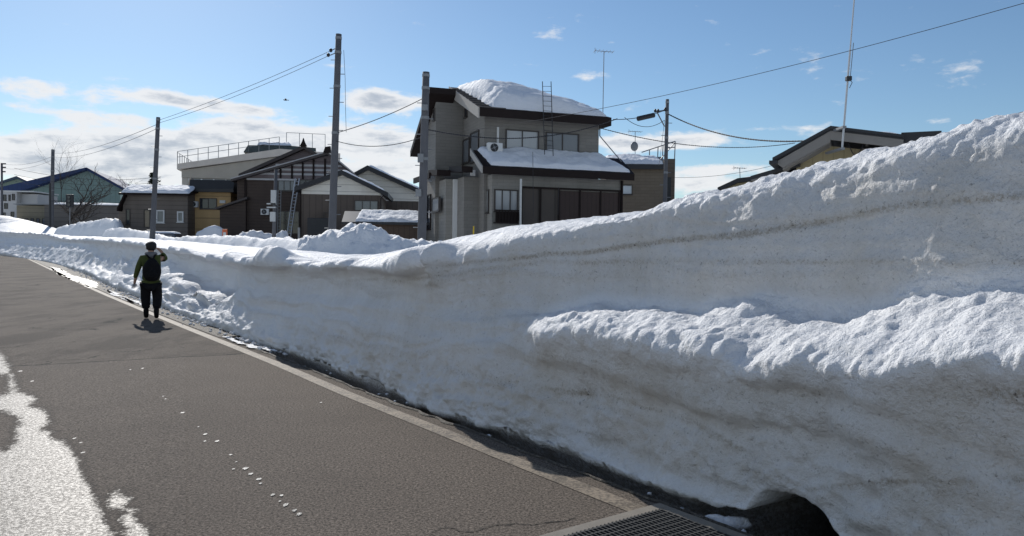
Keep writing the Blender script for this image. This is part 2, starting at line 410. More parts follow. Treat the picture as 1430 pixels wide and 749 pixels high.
# the white line runs on beyond the bend with the snow bank
BQ, bs = resample(BP, [(.10, 12), (.15, 12), (.2, 14), (.2, 20)], 14)
LQ, ls = resample(LP, [(.0, 8), (.22, 12), (.25, 14), (.25, 20)], 14)
def smooth_curve(Q, s, ds):
    n = int(s[-1] / ds); t = np.linspace(0, s[-1], n)
    P = np.stack([np.interp(t, s, Q[:, 0]), np.interp(t, s, Q[:, 1])], 1)
    # distance-dependent smoothing
    out = P.copy()
    for it in range(3):
        d = np.linalg.norm(out, axis=1); win = np.clip(d * .05, .15, 6)
        c = np.concatenate([[[0, 0]], np.cumsum(out, axis=0)]); k = (win / ds).astype(int)
        i = np.arange(n); a = np.clip(np.maximum(i - k, 0), 0, n - 1); b = np.clip(i + k, 0, n - 1)
        m = np.minimum(i - a, b - i); a = i - m; b = i + m
        out = (c[b + 1] - c[a]) / (b - a + 1)[:, None]
    return out
LC = smooth_curve(LQ, ls, .1); BC = smooth_curve(BQ, bs, .05)
def normals2(C):
    t = np.gradient(C, axis=0); t /= np.linalg.norm(t, axis=1, keepdims=True)
    return t, np.stack([-t[:, 1], t[:, 0]], 1)       # curve runs far-left -> near-right; n points away from the road
def thin(C, tol=.012):
    keep = [0]
    for i in range(1, len(C)):
        if np.linalg.norm(C[i] - C[keep[-1]]) > max(.15, tol * 3 * np.linalg.norm(C[i])): keep.append(i)
    return C[keep]
LT = thin(LC)
_, LN = normals2(LT)
_sgn = 1.0 if LN[-1][0] > 0 else -1.0
LN = LN * _sgn

def strip(name, o0, o1, z, mat, zbot=None, C=LT, Nn=LN, sel=None):
    a = C + Nn * o0; b = C + Nn * o1
    if sel is not None: a = a[sel]; b = b[sel]
    m = MB(); n = len(a)
    vs = [(p[0], p[1], z) for p in a] + [(p[0], p[1], z) for p in b]
    fs = [(i, i + 1, n + i + 1, n + i) for i in range(n - 1)]
    if zbot is not None:
        vs += [(p[0], p[1], zbot) for p in a] + [(p[0], p[1], zbot) for p in b]
        fs += [(i, i + 1, 2 * n + i + 1, 2 * n + i) for i in range(n - 1)] + [(n + i, n + i + 1, 3 * n + i + 1, 3 * n + i) for i in range(n - 1)]
        fs += [(0, n, 3 * n, 2 * n), (n - 1, 2 * n - 1, 4 * n - 1, 3 * n - 1)]
    m.add(vs, fs); return m.build(name, mat)

# ground sheet to the horizon
g = MB(); g.box(-3000, 3000, -3000, 3000, -.42, -.40); o = g.build('ground', SNOW); tag(o, kind='structure')
road = strip('road', -7.6, .225, 0.0, ASPH, -.39); tag(road, kind='structure')
def mat_paint():
    s = NT('worn_road_paint')
    n = s.noise(40, 4, .7); n2 = s.noise(4, 4, .7); a = s.noise(95, 2, .6)
    wear = s.ramp(s.M('ADD', s.M('MULTIPLY', n, .6), s.M('MULTIPLY', n2, .4)), .40, .60)
    c = s.mix(wear, (.095, .078, .060), (.30, .245, .185))
    return s.fin(s.mix(s.M('MULTIPLY', s.ramp(a, .5, .7), .35), c, (.12, .11, .10)), .7, s.bump(a, .5, .005), .3)
PAINT = mat_paint()
dist = np.linalg.norm(LT, axis=1)
grate_corner = hgrd(921, 707)
# the line stops at the grate frame
along = LT[-1] - LT[-8]; along /= np.linalg.norm(along)
lin_end = hgrd(896, 719)
sel = np.where((LT - lin_end) @ along < 0)[0]
o = strip('edge_line', -.075, .075, .004, PAINT, sel=sel); tag(o, kind='structure')
def mat_gravel():
    s = NT('muddy_gravel'); n = s.noise(40, 4, .7); n2 = s.noise(5, 4, .6)
    c = s.mix(s.ramp(n, .35, .65), (.035, .03, .024), (.17, .145, .115)); c = s.mix(s.M('MULTIPLY', s.ramp(n2, .4, .6), .5), c, (.05, .045, .035))
    return s.fin(c, .75, s.bump(n, .8, .03), .4)
GRAVEL = mat_gravel()
selg = np.where(np.linalg.norm(LT, axis=1) > 13.5)[0]
o = strip('gravel_verge', .12, 3.0, .006, GRAVEL, -.38, sel=selg[:]); tag(o, kind='structure')
WETDARK = mat_plain('wet_dark_mud', (.010, .009, .008), .8, .4, 9, spec=.1, bump=.6)
seln = np.where(np.linalg.norm(LT, axis=1) <= 14.5)[0]
o = strip('gutter', .227, 2.6, -.34, WETDARK, -.39, sel=seln); tag(o, kind='structure')
# rough muddy shoulder along the asphalt edge with a ragged outline
def ragged_strip():
    C = LT[seln]; Nn = LN[seln]
    sI = np.concatenate([[0], np.cumsum(np.linalg.norm(np.diff(C, axis=0), axis=1))]); t = np.arange(0, sI[-1], .03)
    P = np.stack([np.interp(t, sI, C[:, 0]), np.interp(t, sI, C[:, 1])], 1); Q = np.stack([np.interp(t, sI, Nn[:, 0]), np.interp(t, sI, Nn[:, 1])], 1)
    q = np.stack([t * 5, t * 0, t * 0], 1); f = fbm(q, 4, 5) * .035; f2 = fbm(q * 1.3 + 9, 4, 8) * .035
    nv = 6; V = []
    for k in range(nv):
        u = k / (nv - 1); off = (.195 + f * .7) * (1 - u) + (.238 + f2 * .6) * u
        zz = .005 + .012 * math.sin(math.pi * min(u * 1.4, 1)) - (.05 if k == nv - 1 else 0)
        V.append(np.column_stack([P + Q * off[:, None], np.full(len(P), zz)]))
    V = np.stack(V, 1).reshape(-1, 3)
    o = gridmesh('muddy_edge', V, len(P), nv, GRAVEL); tag(o, kind='structure')
ragged_strip()
# snowy verge on the far side of the road (outside the picture)
o = strip('snow_verge', -24, -7.55, .12, SNOW, -.39); tag(o, kind='structure')

# ------------------------------------------------------------------ the big snow bank
def build_bank():
    # sample points along the base, spacing grows with distance
    ii = [0]; s = 0.0; n = len(BC)
    while ii[-1] < n - 1:
        d = np.linalg.norm(BC[ii[-1]]); px = None
        step = max(1, int(round(max(.011, .0026 * d) / .05))) if d > 18 else 0
        if step == 0: break
        ii.append(ii[-1] + step)
    far = [i for i in ii if i < n]
    last = far[-1]
    # fine part by interpolation
    cum = np.concatenate([[0], np.cumsum(np.linalg.norm(np.diff(BC, axis=0), axis=1))])
    pos = list(cum[far]); c = cum[last]
    while c < cum[-1]:
        P = (np.interp(c, cum, BC[:, 0]), np.interp(c, cum, BC[:, 1])); d = math.hypot(*P)
        c += max(.010, .0026 * d) if P[1] > 1.8 else .05
        pos.append(c)
    pos = np.array(pos[:-1]); C = np.stack([np.interp(pos, cum, BC[:, 0]), np.interp(pos, cum, BC[:, 1])], 1)
    tt, nn = normals2(C)
    k = 25; ker = np.ones(2 * k + 1) / (2 * k + 1)
    nn = np.stack([np.convolve(np.pad(nn[:, i], k, 'edge'), ker, 'valid') for i in (0, 1)], 1)
    nn /= np.linalg.norm(nn, axis=1, keepdims=True)
    if nn[-1][0] < 0: nn = -nn
    nu = len(C)
    # base pixel column of each sample
    pxs = np.array([proj(p[0], p[1], 0)[0] if p[1] > 1.5 else 3000 for p in C]); pxs = np.where(np.arange(nu) < nu // 3, np.clip(pxs, -400, None), pxs)
    def T(tab):
        t = np.array(tab, float); return np.interp(pxs, t[:, 0], t[:, 1])
    # perpendicular offsets of the profile knots (metres), by column of the base
    oA = T([(0, .0), (360, .0), (400, .10), (955, .14), (1005, .55), (1062, 1.3), (1150, 1.5), (1215, 1.2), (1250, .1)])
    oB = T([(0, .0), (560, .0), (1040, -.02), (1100, .03), (1430, .0)])
    oC = T([(0, .3), (120, .30), (190, .22), (300, .12), (430, .06), (600, .05), (720, .06), (800, .10), (1000, .05), (1430, .02)])
    oD = T([(0, .6), (120, .55), (180, .50), (230, .30), (280, .30), (310, .26), (350, .15), (500, .10), (600, .10), (720, .10), (760, -.05), (1000, -.10), (1430, -.14)])
    oE = T([(0, 1.0), (120, .80), (180, .85), (225, 1.15), (262, 1.25), (284, .60), (300, .42), (350, .24), (540, .20), (600, .20), (740, .26), (800, .38), (1000, .46), (1200, .50), (1430, .62)])
    oF = T([(0, 1.4), (120, .95), (180, .95), (225, 1.3), (262, 1.4), (284, .68), (300, .50), (350, .33), (540, .29), (580, .25), (740, .34), (800, .44), (1000, .50), (1430, .68)])
    oG = T([(0, 1.4), (120, .84), (180, .84), (225, .95), (262, 1.1), (284, .52), (300, .38), (350, .22), (540, .20), (580, .26), (740, .37), (1000, .56), (1430, .76)])
    oH = T([(0, 6.0), (60, 4.5), (120, 2.0), (300, 1.9), (540, 1.5), (640, 1.0), (760, .95), (1430, 1.25)])
    # pixel rows of the knots, by the column where the knot itself lands
    yB = [(0, 354), (120, 379), (150, 395), (190, 411), (300, 454), (423, 498), (532, 539), (614, 574), (700, 599), (802, 632), (904, 675), (1000, 702), (1047, 712), (1056, 700), (1066, 686), (1078, 680), (1086, 682),
          (1103, 684), (1122, 693), (1141, 703), (1158, 722), (1170, 734), (1190, 765), (1215, 805), (1250, 818), (1430, 875)]
    yD = [(0, 346), (60, 351), (100, 354), (130, 360), (150, 375), (165, 374), (190, 382), (235, 396), (270, 404), (290, 412), (325, 427), (400, 436), (500, 440), (600, 462), (690, 476), (715, 466), (730, 456), (828, 453), (904, 468), (970, 479), (1026, 500),
          (1060, 503), (1100, 497), (1139, 497), (1230, 506), (1280, 492), (1312, 484), (1430, 486)]
    yE = [(0, 339), (60, 344), (100, 347), (125, 350), (150, 362), (190, 366), (235, 366), (270, 386), (295, 400), (325, 405), (400, 414), (500, 418), (600, 432), (690, 446), (782, 437), (827, 424), (904, 433), (965, 442), (1020, 430), (1057, 423), (1108, 433),
          (1150, 440), (1210, 445), (1261, 427), (1312, 413), (1363, 405), (1430, 404)]
    yG = [(0, 324), (60, 327), (88, 334), (125, 336), (150, 337), (180, 340), (205, 343), (235, 349), (260, 352), (285, 360), (317, 364), (345, 368), (380, 366), (430, 372), (480, 371), (530, 375), (560, 376), (600, 372), (640, 366), (700, 352), (760, 338),
          (860, 320), (955, 300), (1027, 285), (1088, 268), (1159, 253), (1210, 240), (1312, 217), (1430, 188)]
    yG = [(x_, y_ if x_ < 600 else y_ - 11 * min(1, (x_ - 560) / 200)) for x_, y_ in yG]
    yH = [(-200, 300), (0, 301), (29, 308), (59, 317), (88, 328), (147, 330), (235, 337), (300, 343), (400, 351), (500, 359), (560, 361), (600, 352), (640, 342), (700, 323.5), (802, 299), (904, 283), (955, 268), (1027, 252), (1088, 237), (1159, 221), (1210, 206), (1312, 184), (1430, 153)]
    yH = [(x_, y_ + 8 * min(1, max(0, (x_ - 650) / 150)) * min(1, max(0, (1420 - x_) / 120))) for x_, y_ in yH]
    def zof(off, tab, zmin=.02):
        P = C + nn * off[:, None]; t = np.array(tab, float); z = np.full(nu, np.nan)
        for i in range(nu):
            x, y = P[i]
            if y < 1.4: continue
            px, _ = proj(x, y, 1.2)
            if px < t[0, 0] - 40 or px > 1470: continue
            py = np.interp(px, t[:, 0], t[:, 1]); d = raydir(px, py); z[i] = CAMZ + d[2] / d[1] * y
        ok = np.where(~np.isnan(z))[0]
        z = np.interp(np.arange(nu), ok, z[ok])
        return np.maximum(z, zmin)
    zB = zof(oB, yB); zD = zof(oD, yD); zE = zof(oE, yE); zG = zof(oG, yG); zH = zof(oH, yH)
    zE = np.maximum(zE, zD - .02); zG = np.maximum(zG, zE + .1); 
    wC = .45; zC = zB + (zD - zB) * wC; zF = zE + (zG - zE) * .62; zE2 = zE + (zG - zE) * .12
    oE2 = oE + .04
    one = np.ones(nu)
    knots = [(oA + .15 * (oA > .1), -.36 * one), (oA, np.where(oA > .5, np.maximum(zB - .04, -.1), -.1)), (oB, zB), (oC, zC), (oD + .0, zD - .07), (oD + .04, zD + .0), ((oD + oE) / 2, (zD + zE) / 2 + .02), (oE, zE), (oE2, zE2), (oF, zF), (oG, zG), ((oG * .62 + oH * .38), zG + (zH - zG) * .68), (oH, zH),
             (oH + 1.2, np.minimum(zH - .06, zH * .985)), (oH + 2.6, zH * .75), (oH + 4.0, zH * .3)]
    tv = [0, .5, 1, 2.2, 3.1, 3.3, 3.8, 4.3, 4.7, 5.7, 6.7, 7.3, 8.0, 8.8, 9.4, 10]
    K = np.array([[o_, z_] for o_, z_ in knots])      # (nk, 2, nu)
    seg = [(0, 1, 5), (1, 8, 150), (8, 10, 16)]
    tv_s = np.concatenate([np.linspace(a, b, m, endpoint=False) for a, b, m in seg] + [[10.0]])
    nv = len(tv_s)
    # catmull-rom / monotone interpolation along the profile
    tvn = np.array(tv, float); dK = np.diff(K, axis=0) / np.diff(tvn)[:, None, None]
    m = np.zeros_like(K); m[1:-1] = np.where(dK[1:] * dK[:-1] > 0, 2 * dK[1:] * dK[:-1] / (dK[1:] + dK[:-1] + 1e-12), 0); m[0] = dK[0]; m[-1] = dK[-1]
    off = np.zeros((nu, nv)); zz = np.zeros((nu, nv))
    for j, t in enumerate(tv_s):
        k_ = min(max(np.searchsorted(tvn, t, 'right') - 1, 0), len(tvn) - 2); h = tvn[k_ + 1] - tvn[k_]; u = (t - tvn[k_]) / h
        a = (1 + 2 * u) * (1 - u) ** 2 * K[k_] + u * (1 - u) ** 2 * h * m[k_] + u * u * (3 - 2 * u) * K[k_ + 1] + u * u * (u - 1) * h * m[k_ + 1]
        off[:, j] = a[0]; zz[:, j] = a[1]
    X = C[:, None, 0] + nn[:, None, 0] * off; Y = C[:, None, 1] + nn[:, None, 1] * off
    V = np.stack([X, Y, zz], 2).reshape(-1, 3)
    T_ = np.tile(tv_s, nu); PX = np.repeat(pxs, nv)
    N_ = gnormals(V, nu, nv)
    if N_.reshape(nu, nv, 3)[nu // 2, nv // 2] @ np.array([nn[nu // 2][0], nn[nu // 2][1], 0]) > 0: N_ = -N_
    D_ = np.linalg.norm(V[:, :2], axis=1)
    # along-wall coordinate for strata
    S_ = np.repeat(pos, nv)
    wl = np.stack([S_, off.reshape(-1), V[:, 2]], 1)
    big = fbm(V * .9 + 3.3, 3, 1); med = fbm(V * 3.1, 4, 2); small = fbm(V * 11.0, 3, 3, .55); fine = fbm(V * 34.0, 2, 4)
    ridg = 1 - np.abs(fbm(V * 4.6 + 7, 3, 9)) * 1.6
    topf = smooth(T_, 5.9, 6.8) * (1 - smooth(T_, 8.6, 9.2))
    ledge = smooth(T_, 2.75, 3.15) * (1 - smooth(T_, 4.4, 4.9)) * smooth(PX, 700, 760)
    rub = (1 - smooth(T_, 3.2, 4.4)) * (1 - .96 * smooth(PX, 285, 345)) * (.18 + .82 * smooth(PX, 190, 250)) * (1 - smooth(PX, 380, 560)) * smooth(T_, .5, 1.2)
    low = .12 * (1 - smooth(T_, 2.0, 3.4)) * (1 - smooth(PX, 700, 1000)) * smooth(T_, .5, 1.2) * smooth(PX, 300, 500)
    rgt = smooth(PX, 660, 900)
    disp = big * .03 + med * (.014 + .006 * topf * rgt + .004 * ledge + .022 * rub + .012 * low) + small * (.004 + .008 * topf * rgt + .008 * ledge + .010 * rub + .008 * low) + fine * (.0022 + .0035 * topf * (.3 + .7 * rgt) + .0035 * ledge + .003 * rub)
    # lumps: billowed noise on crest and ledge lip
    bil = np.abs(fbm(V * 2.7 + 40, 2, 21, .45)) ; bil2 = np.abs(fbm(V * 8.0 + 4, 3, 22, .5))
    disp += (np.minimum(bil2, .6) - .25) * (.024 * ledge * (1 - smooth(PX, 1180, 1330) * .7) + .018 * topf * rgt + .035 * rub + .03 * low) + (np.minimum(bil, .75) - .36) * (.048 * ledge * (1 - smooth(PX, 1180, 1330) * .75) + .022 * topf * rgt + .03 * rub) - .03 * topf * rgt
    lf = (1 - smooth(PX, 270, 310)) * smooth(T_, .8, 1.8) * (1 - smooth(T_, 4.0, 5.6)) + .22 * (1 - smooth(PX, 270, 310)) * smooth(T_, 4.0, 5.6) * (1 - smooth(T_, 7.2, 8.0))
    bl = fbm(np.stack([S_ * .55, T_ * .35, S_ * 0], 1), 3, 77, .45); bl2 = np.abs(fbm(np.stack([S_ * .9, T_ * .9, S_ * 0], 1), 2, 79, .45))
    disp += lf * (bl * .22 + (bl2 - .3) * .14)
    nf = smooth(D_, 34, 16)
    disp -= small * .006 * rub * (1 - nf)
    # vertical melt flutes on the shaded face
    fl = fbm(np.stack([S_ * 3.0, S_ * 0, V[:, 2] * .5], 1), 4, 31); facef = smooth(T_, .9, 1.6) * (1 - smooth(T_, 6.2, 6.9)) * (1 - ledge)
    disp += fl * .016 * facef
    # horizontal strata: harder and softer layers
    zw = V[:, 2] - .20 * fbm(np.stack([S_ * .35, S_ * 0, S_ * 0], 1), 3, 41)
    strat = fbm(np.stack([S_ * .25, S_ * 0, zw * 9.0], 1), 3, 42, .6)
    disp += strat * .012 * facef + fbm(np.stack([S_ * .22, S_ * 0, zw * 3.4], 1), 2, 44, .5) * (.05 - .032 * smooth(T_, 3.8, 4.8)) * facef * rgt
    bz = smooth(T_, .4, .95) * (1 - smooth(T_, 1.5, 2.6)) * smooth(PX, 280, 360); bs_ = np.stack([S_ * 1.0, S_ * 0, V[:, 2] * 1.5], 1)
    disp += bz * (fbm(bs_ * 3.1, 4, 91, .6) * .035 + (np.abs(fbm(bs_ * 5.0, 3, 92)) - .3) * .022) * (1 - .5 * smooth(PX, 650, 1000))
    lowf = (1 - smooth(T_, 2.0, 3.2)) * facef * smooth(PX, 280, 360)
    disp += lowf * (med * .012 + small * .008 + (np.abs(fbm(V * 5.5, 3, 95)) - .3) * .015)
    # the break in the wall where the higher part starts
    brk = np.exp(-((PX - 566 + (V[:, 2] - 1.0) * -38) / 9.0) ** 2) * smooth(T_, 4.0, 4.6) * (1 - smooth(T_, 6.6, 7.2))
    disp += brk * (.05 + .16 * np.maximum(med, 0))
    # scalloped cornice lip on the low left part
    lip = np.exp(-((T_ - 6.75) / .28) ** 2) * (1 - smooth(PX, 600, 760))
    sc = fbm(np.stack([S_ * 1.1, S_ * 0, S_ * 0], 1), 3, 51)
    sc2 = np.abs(fbm(np.stack([S_ * 2.6, S_ * 0, S_ * 0], 1), 2, 53)); disp += lip * (.06 + .20 * np.maximum(sc, -.3) - .06 * (.4 - sc2)) * smooth(D_, 3, 9)
    fade = smooth(T_, .3, .95)
    disp *= fade * (1 - .45 * (1 - smooth(PX, 170, 240)))
    disp -= .02 * (1 - smooth(T_, .7, 1.5))
    farf = np.clip(D_ / 14.0, 1, 3.2)
    # smooth, wind-packed top of the far part
    V2 = V + N_ * disp[:, None]
    # alcove and slumps in the left part
    # strata dirt (stains of real dirty layers)
    def band(tab, wd, amp):
        t = np.array(tab, float); pp = V2.copy()
        pc = (pp - np.array([0, 0, CAMZ])) @ CR
        good = pc[:, 2] < -1.0
        sx = np.where(good, W0 / 2 + F0 * pc[:, 0] / np.where(good, -pc[:, 2], 1), 3000); 
        # height of the layer at this place: convert the layer's traced row to a height on the wall
        ty = np.interp(sx, t[:, 0], t[:, 1])
        sy = np.where(good, H0 / 2 - F0 * pc[:, 1] / np.where(good, -pc[:, 2], 1), 0)
        w = fbm(np.stack([S_ * 2.2, S_ * 0, S_ * 0], 1), 3, int(wd * 7)) * .012
        dz = (ty - sy) / F0 * np.maximum(D_, 1) + w
        return amp * np.exp(-(dz / wd) ** 2) * (np.interp(sx, [t[0, 0], t[0, 0] + 60], [0, 1])) * (.55 + .9 * np.clip(.5 + fbm(V * np.array([2.0, 2.0, 3.0]), 3, int(wd * 100)), 0, 1)) * (T_ < 8)
    dirt_shade = band([(600, 372), (782, 355), (904, 341), (1032, 329), (1134, 313), (1261, 287), (1430, 272)], .018, .85)
    dirt_shade += band([(1000, 326), (1134, 308), (1261, 278), (1430, 258)], .07, .20)
    dirt_shade += band([(430, 388), (560, 392), (660, 378), (760, 366)], .02, .3)
    dirt_shade += band([(740, 535), (850, 556), (965, 590), (1050, 635), (1090, 668), (1130, 684), (1240, 672), (1430, 668)], .013, .75)
    dirt_shade += band([(740, 548), (850, 572), (965, 604), (1040, 655), (1120, 694), (1240, 690), (1430, 682)], .03, .22)
    dirt_shade += band([(1000, 510), (1100, 532), (1250, 540), (1430, 545)], .045, .15)
    dirt_shade += band([(380, 455), (470, 470), (560, 500), (640, 520), (760, 548)], .05, .22)
    dirt_shade += .22 * smooth(strat, .35, 1.0) * facef
    dirt_shade += np.exp(-((V2[:, 2]) / .05) ** 2) * .4 * facef
    dirt_shade += .06 * smooth(big, .3, .9) * facef * rgt
    dirt_shade = np.maximum(dirt_shade, (1 - smooth(T_, .6, 1.0))); dirt_shade = np.clip(dirt_shade, 0, 1)  # bank undersides: shade painted in with the dirt colour
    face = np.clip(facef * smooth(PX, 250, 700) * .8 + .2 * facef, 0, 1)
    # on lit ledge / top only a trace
    dirt_shade *= 1 - .7 * np.clip(ledge, 0, 1)
    hollow_shade = 1 - smooth(T_ + small * .12 + med * .1, .5, .85)  # painted shade: ceiling of the hollow goes near black
    hollow_shade *= smooth(PX, 985, 1045)
    o = gridmesh('snow_bank', V2, nu, nv, SNOWD, attrs={'dirt_shade': dirt_shade, 'face': face * (1 - ledge), 'hollow_shade': hollow_shade})
    tag(o, 'long high ploughed snow bank with a shaded layered face rising along the road edge', 'snow bank')
    print('bank', nu, nv)
    return C, nn
BCC, BNN = build_bank()

# ------------------------------------------------------------------ snowfield and heaps behind the bank
def build_field():
    xs = np.linspace(-130, 70, 260); ys = np.linspace(4, 150, 220)
    Xg, Yg = np.meshgrid(xs, ys, indexing='ij')
    P = np.stack([Xg.ravel(), Yg.ravel(), np.zeros(Xg.size)], 1)
    # signed distance beyond the base curve
    Cs = BC[::12]; tt, nn = normals2(Cs)
    if nn[-1][0] < 0: nn = -nn
    dd = np.full(len(P), 1e9); sg = np.zeros(len(P))
    for c, n_ in zip(Cs, nn):
        v = P[:, :2] - c; q = (v ** 2).sum(1); b = q < dd; dd[b] = q[b]; sg[b] = (v @ n_)[b]
    d = np.sqrt(dd) * np.sign(sg)
    z = -.55 + 1.55 * smooth(d, 1.4, 3.5) + fbm(P * .25, 4, 61) * .08 * smooth(d, 2, 5)
    V = P.copy(); V[:, 2] = z
    o = gridmesh('snow_field', V, len(xs), len(ys), SNOW); tag(o, kind='structure')
build_field()

def heap(name, prof, D, wn, wf, label, z0=.6, amp=.1, cat='snow pile', dpx=2.0, group=None, nv=44, sharp=1.0, slope=0.0):
    """a ridge of snow: prof = [(px, y px of its crest)], at depth D (or a function of px), near and far half widths"""
    pf = np.array(prof, float); px = np.arange(pf[0, 0], pf[-1, 0] + .1, dpx); cy = np.interp(px, pf[:, 0], pf[:, 1])
    k = 3; cy = np.convolve(np.pad(cy, k, 'edge'), np.ones(2 * k + 1) / (2 * k + 1), 'valid')
    nu = len(px); V = np.zeros((nu, nv, 3)); v = np.linspace(-1, 1, nv)
    for i in range(nu):
        Di = D if not callable(D) else D(px[i])
        t = atD(px[i], cy[i], Di); e = min(1, min(i, nu - 1 - i) / 5.0)
        for j in range(nv):
            w = wn if v[j] < 0 else wf; y = Di + v[j] * w
            sh = (math.cos(v[j] * math.pi) * .5 + .5) ** (1 / sharp)
            x = t.x * (y / Di) ** .0 + slope * v[j]
            V[i, j] = (x, y, z0 + (t.z - z0) * sh * (.35 + .65 * e))
    V = V.reshape(-1, 3)
    n1 = fbm(V * 1.1, 4, 71 + len(label)); n2 = fbm(V * 4, 3, 75)
    n3 = np.abs(fbm(V * 2.2 + 5, 3, 78)); n4 = fbm(V * 9, 2, 79)
    V[:, 2] += (n1 * amp + n2 * amp * .4 + (n3 - .3) * amp * .7 + n4 * amp * .12) * np.tile(np.clip(np.cos(v * math.pi) * .5 + .6, 0, 1), nu)
    o = gridmesh(name, V, nu, nv, SNOW); tag(o, label, cat, group); return o
heap('snow_pile', [(72, 322), (90, 316), (120, 310), (150, 306), (166, 306), (172, 311), (176, 322)], lambda x: 72 - (x - 72) * .14, 2.2, 2.6, 'pale snow pile with a blunt right end before the brown bungalow', amp=.12)
heap('snow_bank', [(140, 322), (165, 318), (200, 323), (235, 331), (300, 331), (360, 332), (432, 335), (452, 338)], lambda x: float(np.interp(x, [140, 250, 430], [54, 38, 26])), 1.8, 2.6, 'low second snow bank running behind the walking person', cat='snow bank', amp=.07)
heap('snow_pile', [(418, 338), (432, 332), (450, 322), (468, 316), (485, 314), (505, 317), (540, 325), (570, 335), (600, 340), (632, 345)], 19, 2.2, 3.0, 'rounded lumpy snow mound in front of the shed and the gable house', amp=.16, nv=60, dpx=1.2)
heap('snow_pile', [(266, 330), (280, 322), (293, 315), (306, 315), (322, 330)], 56, 1.5, 1.0, 'small blue-shaded snow pile against the tan building', z0=.5, amp=.06)
heap('snow_pile', [(325, 332), (345, 326), (360, 324), (378, 329), (392, 323), (404, 325), (412, 333)], 50, 1.5, 1.5, 'two-humped snow heap at the foot of the timber house', z0=.5, amp=.2)
heap('snow_pile', [(-90, 294), (0, 302), (29, 307), (59, 316), (84, 326), (100, 333)], 96, 9, 8, 'broad snow pile at the far left end of the road', amp=.1)

# ------------------------------------------------------------------ meltwater on the road
def mat_wet():
    s = NT('wet_asphalt_film')
    agg = s.noise(95, 2, .6); a2 = s.noise(260, 2, .6)
    col = s.mix(s.ramp(agg, .35, .7), (.05, .048, .045), (.14, .13, .12))
    nm = s.bump(a2, .55, .004, s.bump(agg, .8, .006))
    sp_ = s.ramp(s.noise(48, 2, .85), .40, .56)
    s.fin(col, .6, nm, .3)
    s.set(s.b.inputs['Coat Weight'], s.M('ADD', .25, s.M('MULTIPLY', sp_, .80))); s.b.inputs['Coat Roughness'].default_value = .42; s.b.inputs['Coat IOR'].default_value = 1.38
    s.L.new(nm, s.b.inputs['Coat Normal'])
    return s.m
WET = mat_wet()
def blob_px(name, pts, z, mat, label=None, jag=.03, seed=0):
    """a flat patch from an outline traced on the ground"""
    W = [hgrd(x, y) for x, y in pts]; P = []
    n = len(W)
    for i in range(n):
        a, b = W[i], W[(i + 1) % n]; L_ = np.linalg.norm(b - a); m_ = max(1, int(L_ / .03))
        for k in range(m_): P.append(a + (b - a) * k / m_)
    P = np.array(P); q = np.column_stack([P * 6, np.zeros(len(P))])
    d = np.stack([fbm(q, 4, seed), fbm(q + 50, 4, seed + 3)], 1) * jag * np.clip(np.linalg.norm(P, axis=1) / 5, .4, 3)[:, None]
    P = P + d
    bm = bmesh.new(); vs = [bm.verts.new((p[0], p[1], z)) for p in P]; bm.faces.new(vs); bmesh.ops.triangulate(bm, faces=bm.faces)
    me = bpy.data.meshes.new(name); bm.to_mesh(me); bm.free(); me.materials.append(mat)
    for p in me.polygons:
        if p.normal.z < 0: p.flip()
    o = bpy.data.objects.new(name, me); COL.objects.link(o); tag(o, kind='structure'); return o
def wet_sheet(polys, box, z, name='water', step=2.0, scale=9.0):
    xs = np.arange(box[0], box[2] + .1, step); ys = np.arange(box[1], box[3] + .1, step)
    Xg, Yg = np.meshgrid(xs, ys, indexing='ij'); P = np.stack([Xg.ravel(), Yg.ravel() * 1.6], 1); best = np.full(len(P), -1e9)
    for poly in polys:
        q = np.array(poly, float); q[:, 1] *= 1.6; dm = np.full(len(P), 1e9); ins = np.zeros(len(P), bool)
        for a, b in zip(q, np.roll(q, -1, axis=0)):
            t = np.clip(((P - a) @ (b - a)) / ((b - a) @ (b - a) + 1e-9), 0, 1); dm = np.minimum(dm, np.linalg.norm(P - a - t[:, None] * (b - a), axis=1))
            c = (a[1] > P[:, 1]) != (b[1] > P[:, 1]); xi = (b[0] - a[0]) * (P[:, 1] - a[1]) / ((b[1] - a[1]) if b[1] != a[1] else 1e-9) + a[0]; ins ^= c & (P[:, 0] < xi)
        best = np.maximum(best, np.where(ins, dm, -dm))
    V = np.array([list(hgrd(x, y)) + [z] for x, y in zip(Xg.ravel(), Yg.ravel())])
    o = gridmesh(name, V, len(xs), len(ys), WETASPH, attrs={'wet': np.clip(best / scale, -2, 2)}); tag(o, kind='structure'); return o
WETASPH = mat_asphalt(True)
wet_sheet([[(-90, 485), (0, 492), (8, 500), (16, 520), (26, 548), (46, 552), (52, 560), (44, 568), (66, 575), (70, 590), (60, 600), (74, 603), (72, 614), (92, 618), (110, 640), (120, 670), (138, 705), (150, 735), (165, 760), (185, 820), (-200, 820), (-200, 628), (-10, 628), (10, 628), (20, 618), (22, 600), (27, 592), (20, 582), (8, 576), (-10, 574), (-8, 556), (10, 548), (12, 525), (-90, 520)],
    [(150, 697), (163, 685), (172, 690), (182, 698), (178, 706), (190, 712), (186, 722), (200, 733), (215, 748), (225, 800), (180, 800), (175, 748), (178, 738), (166, 728), (172, 716), (150, 708)]], (-80, 470, 260, 800), .004, scale=24.0)
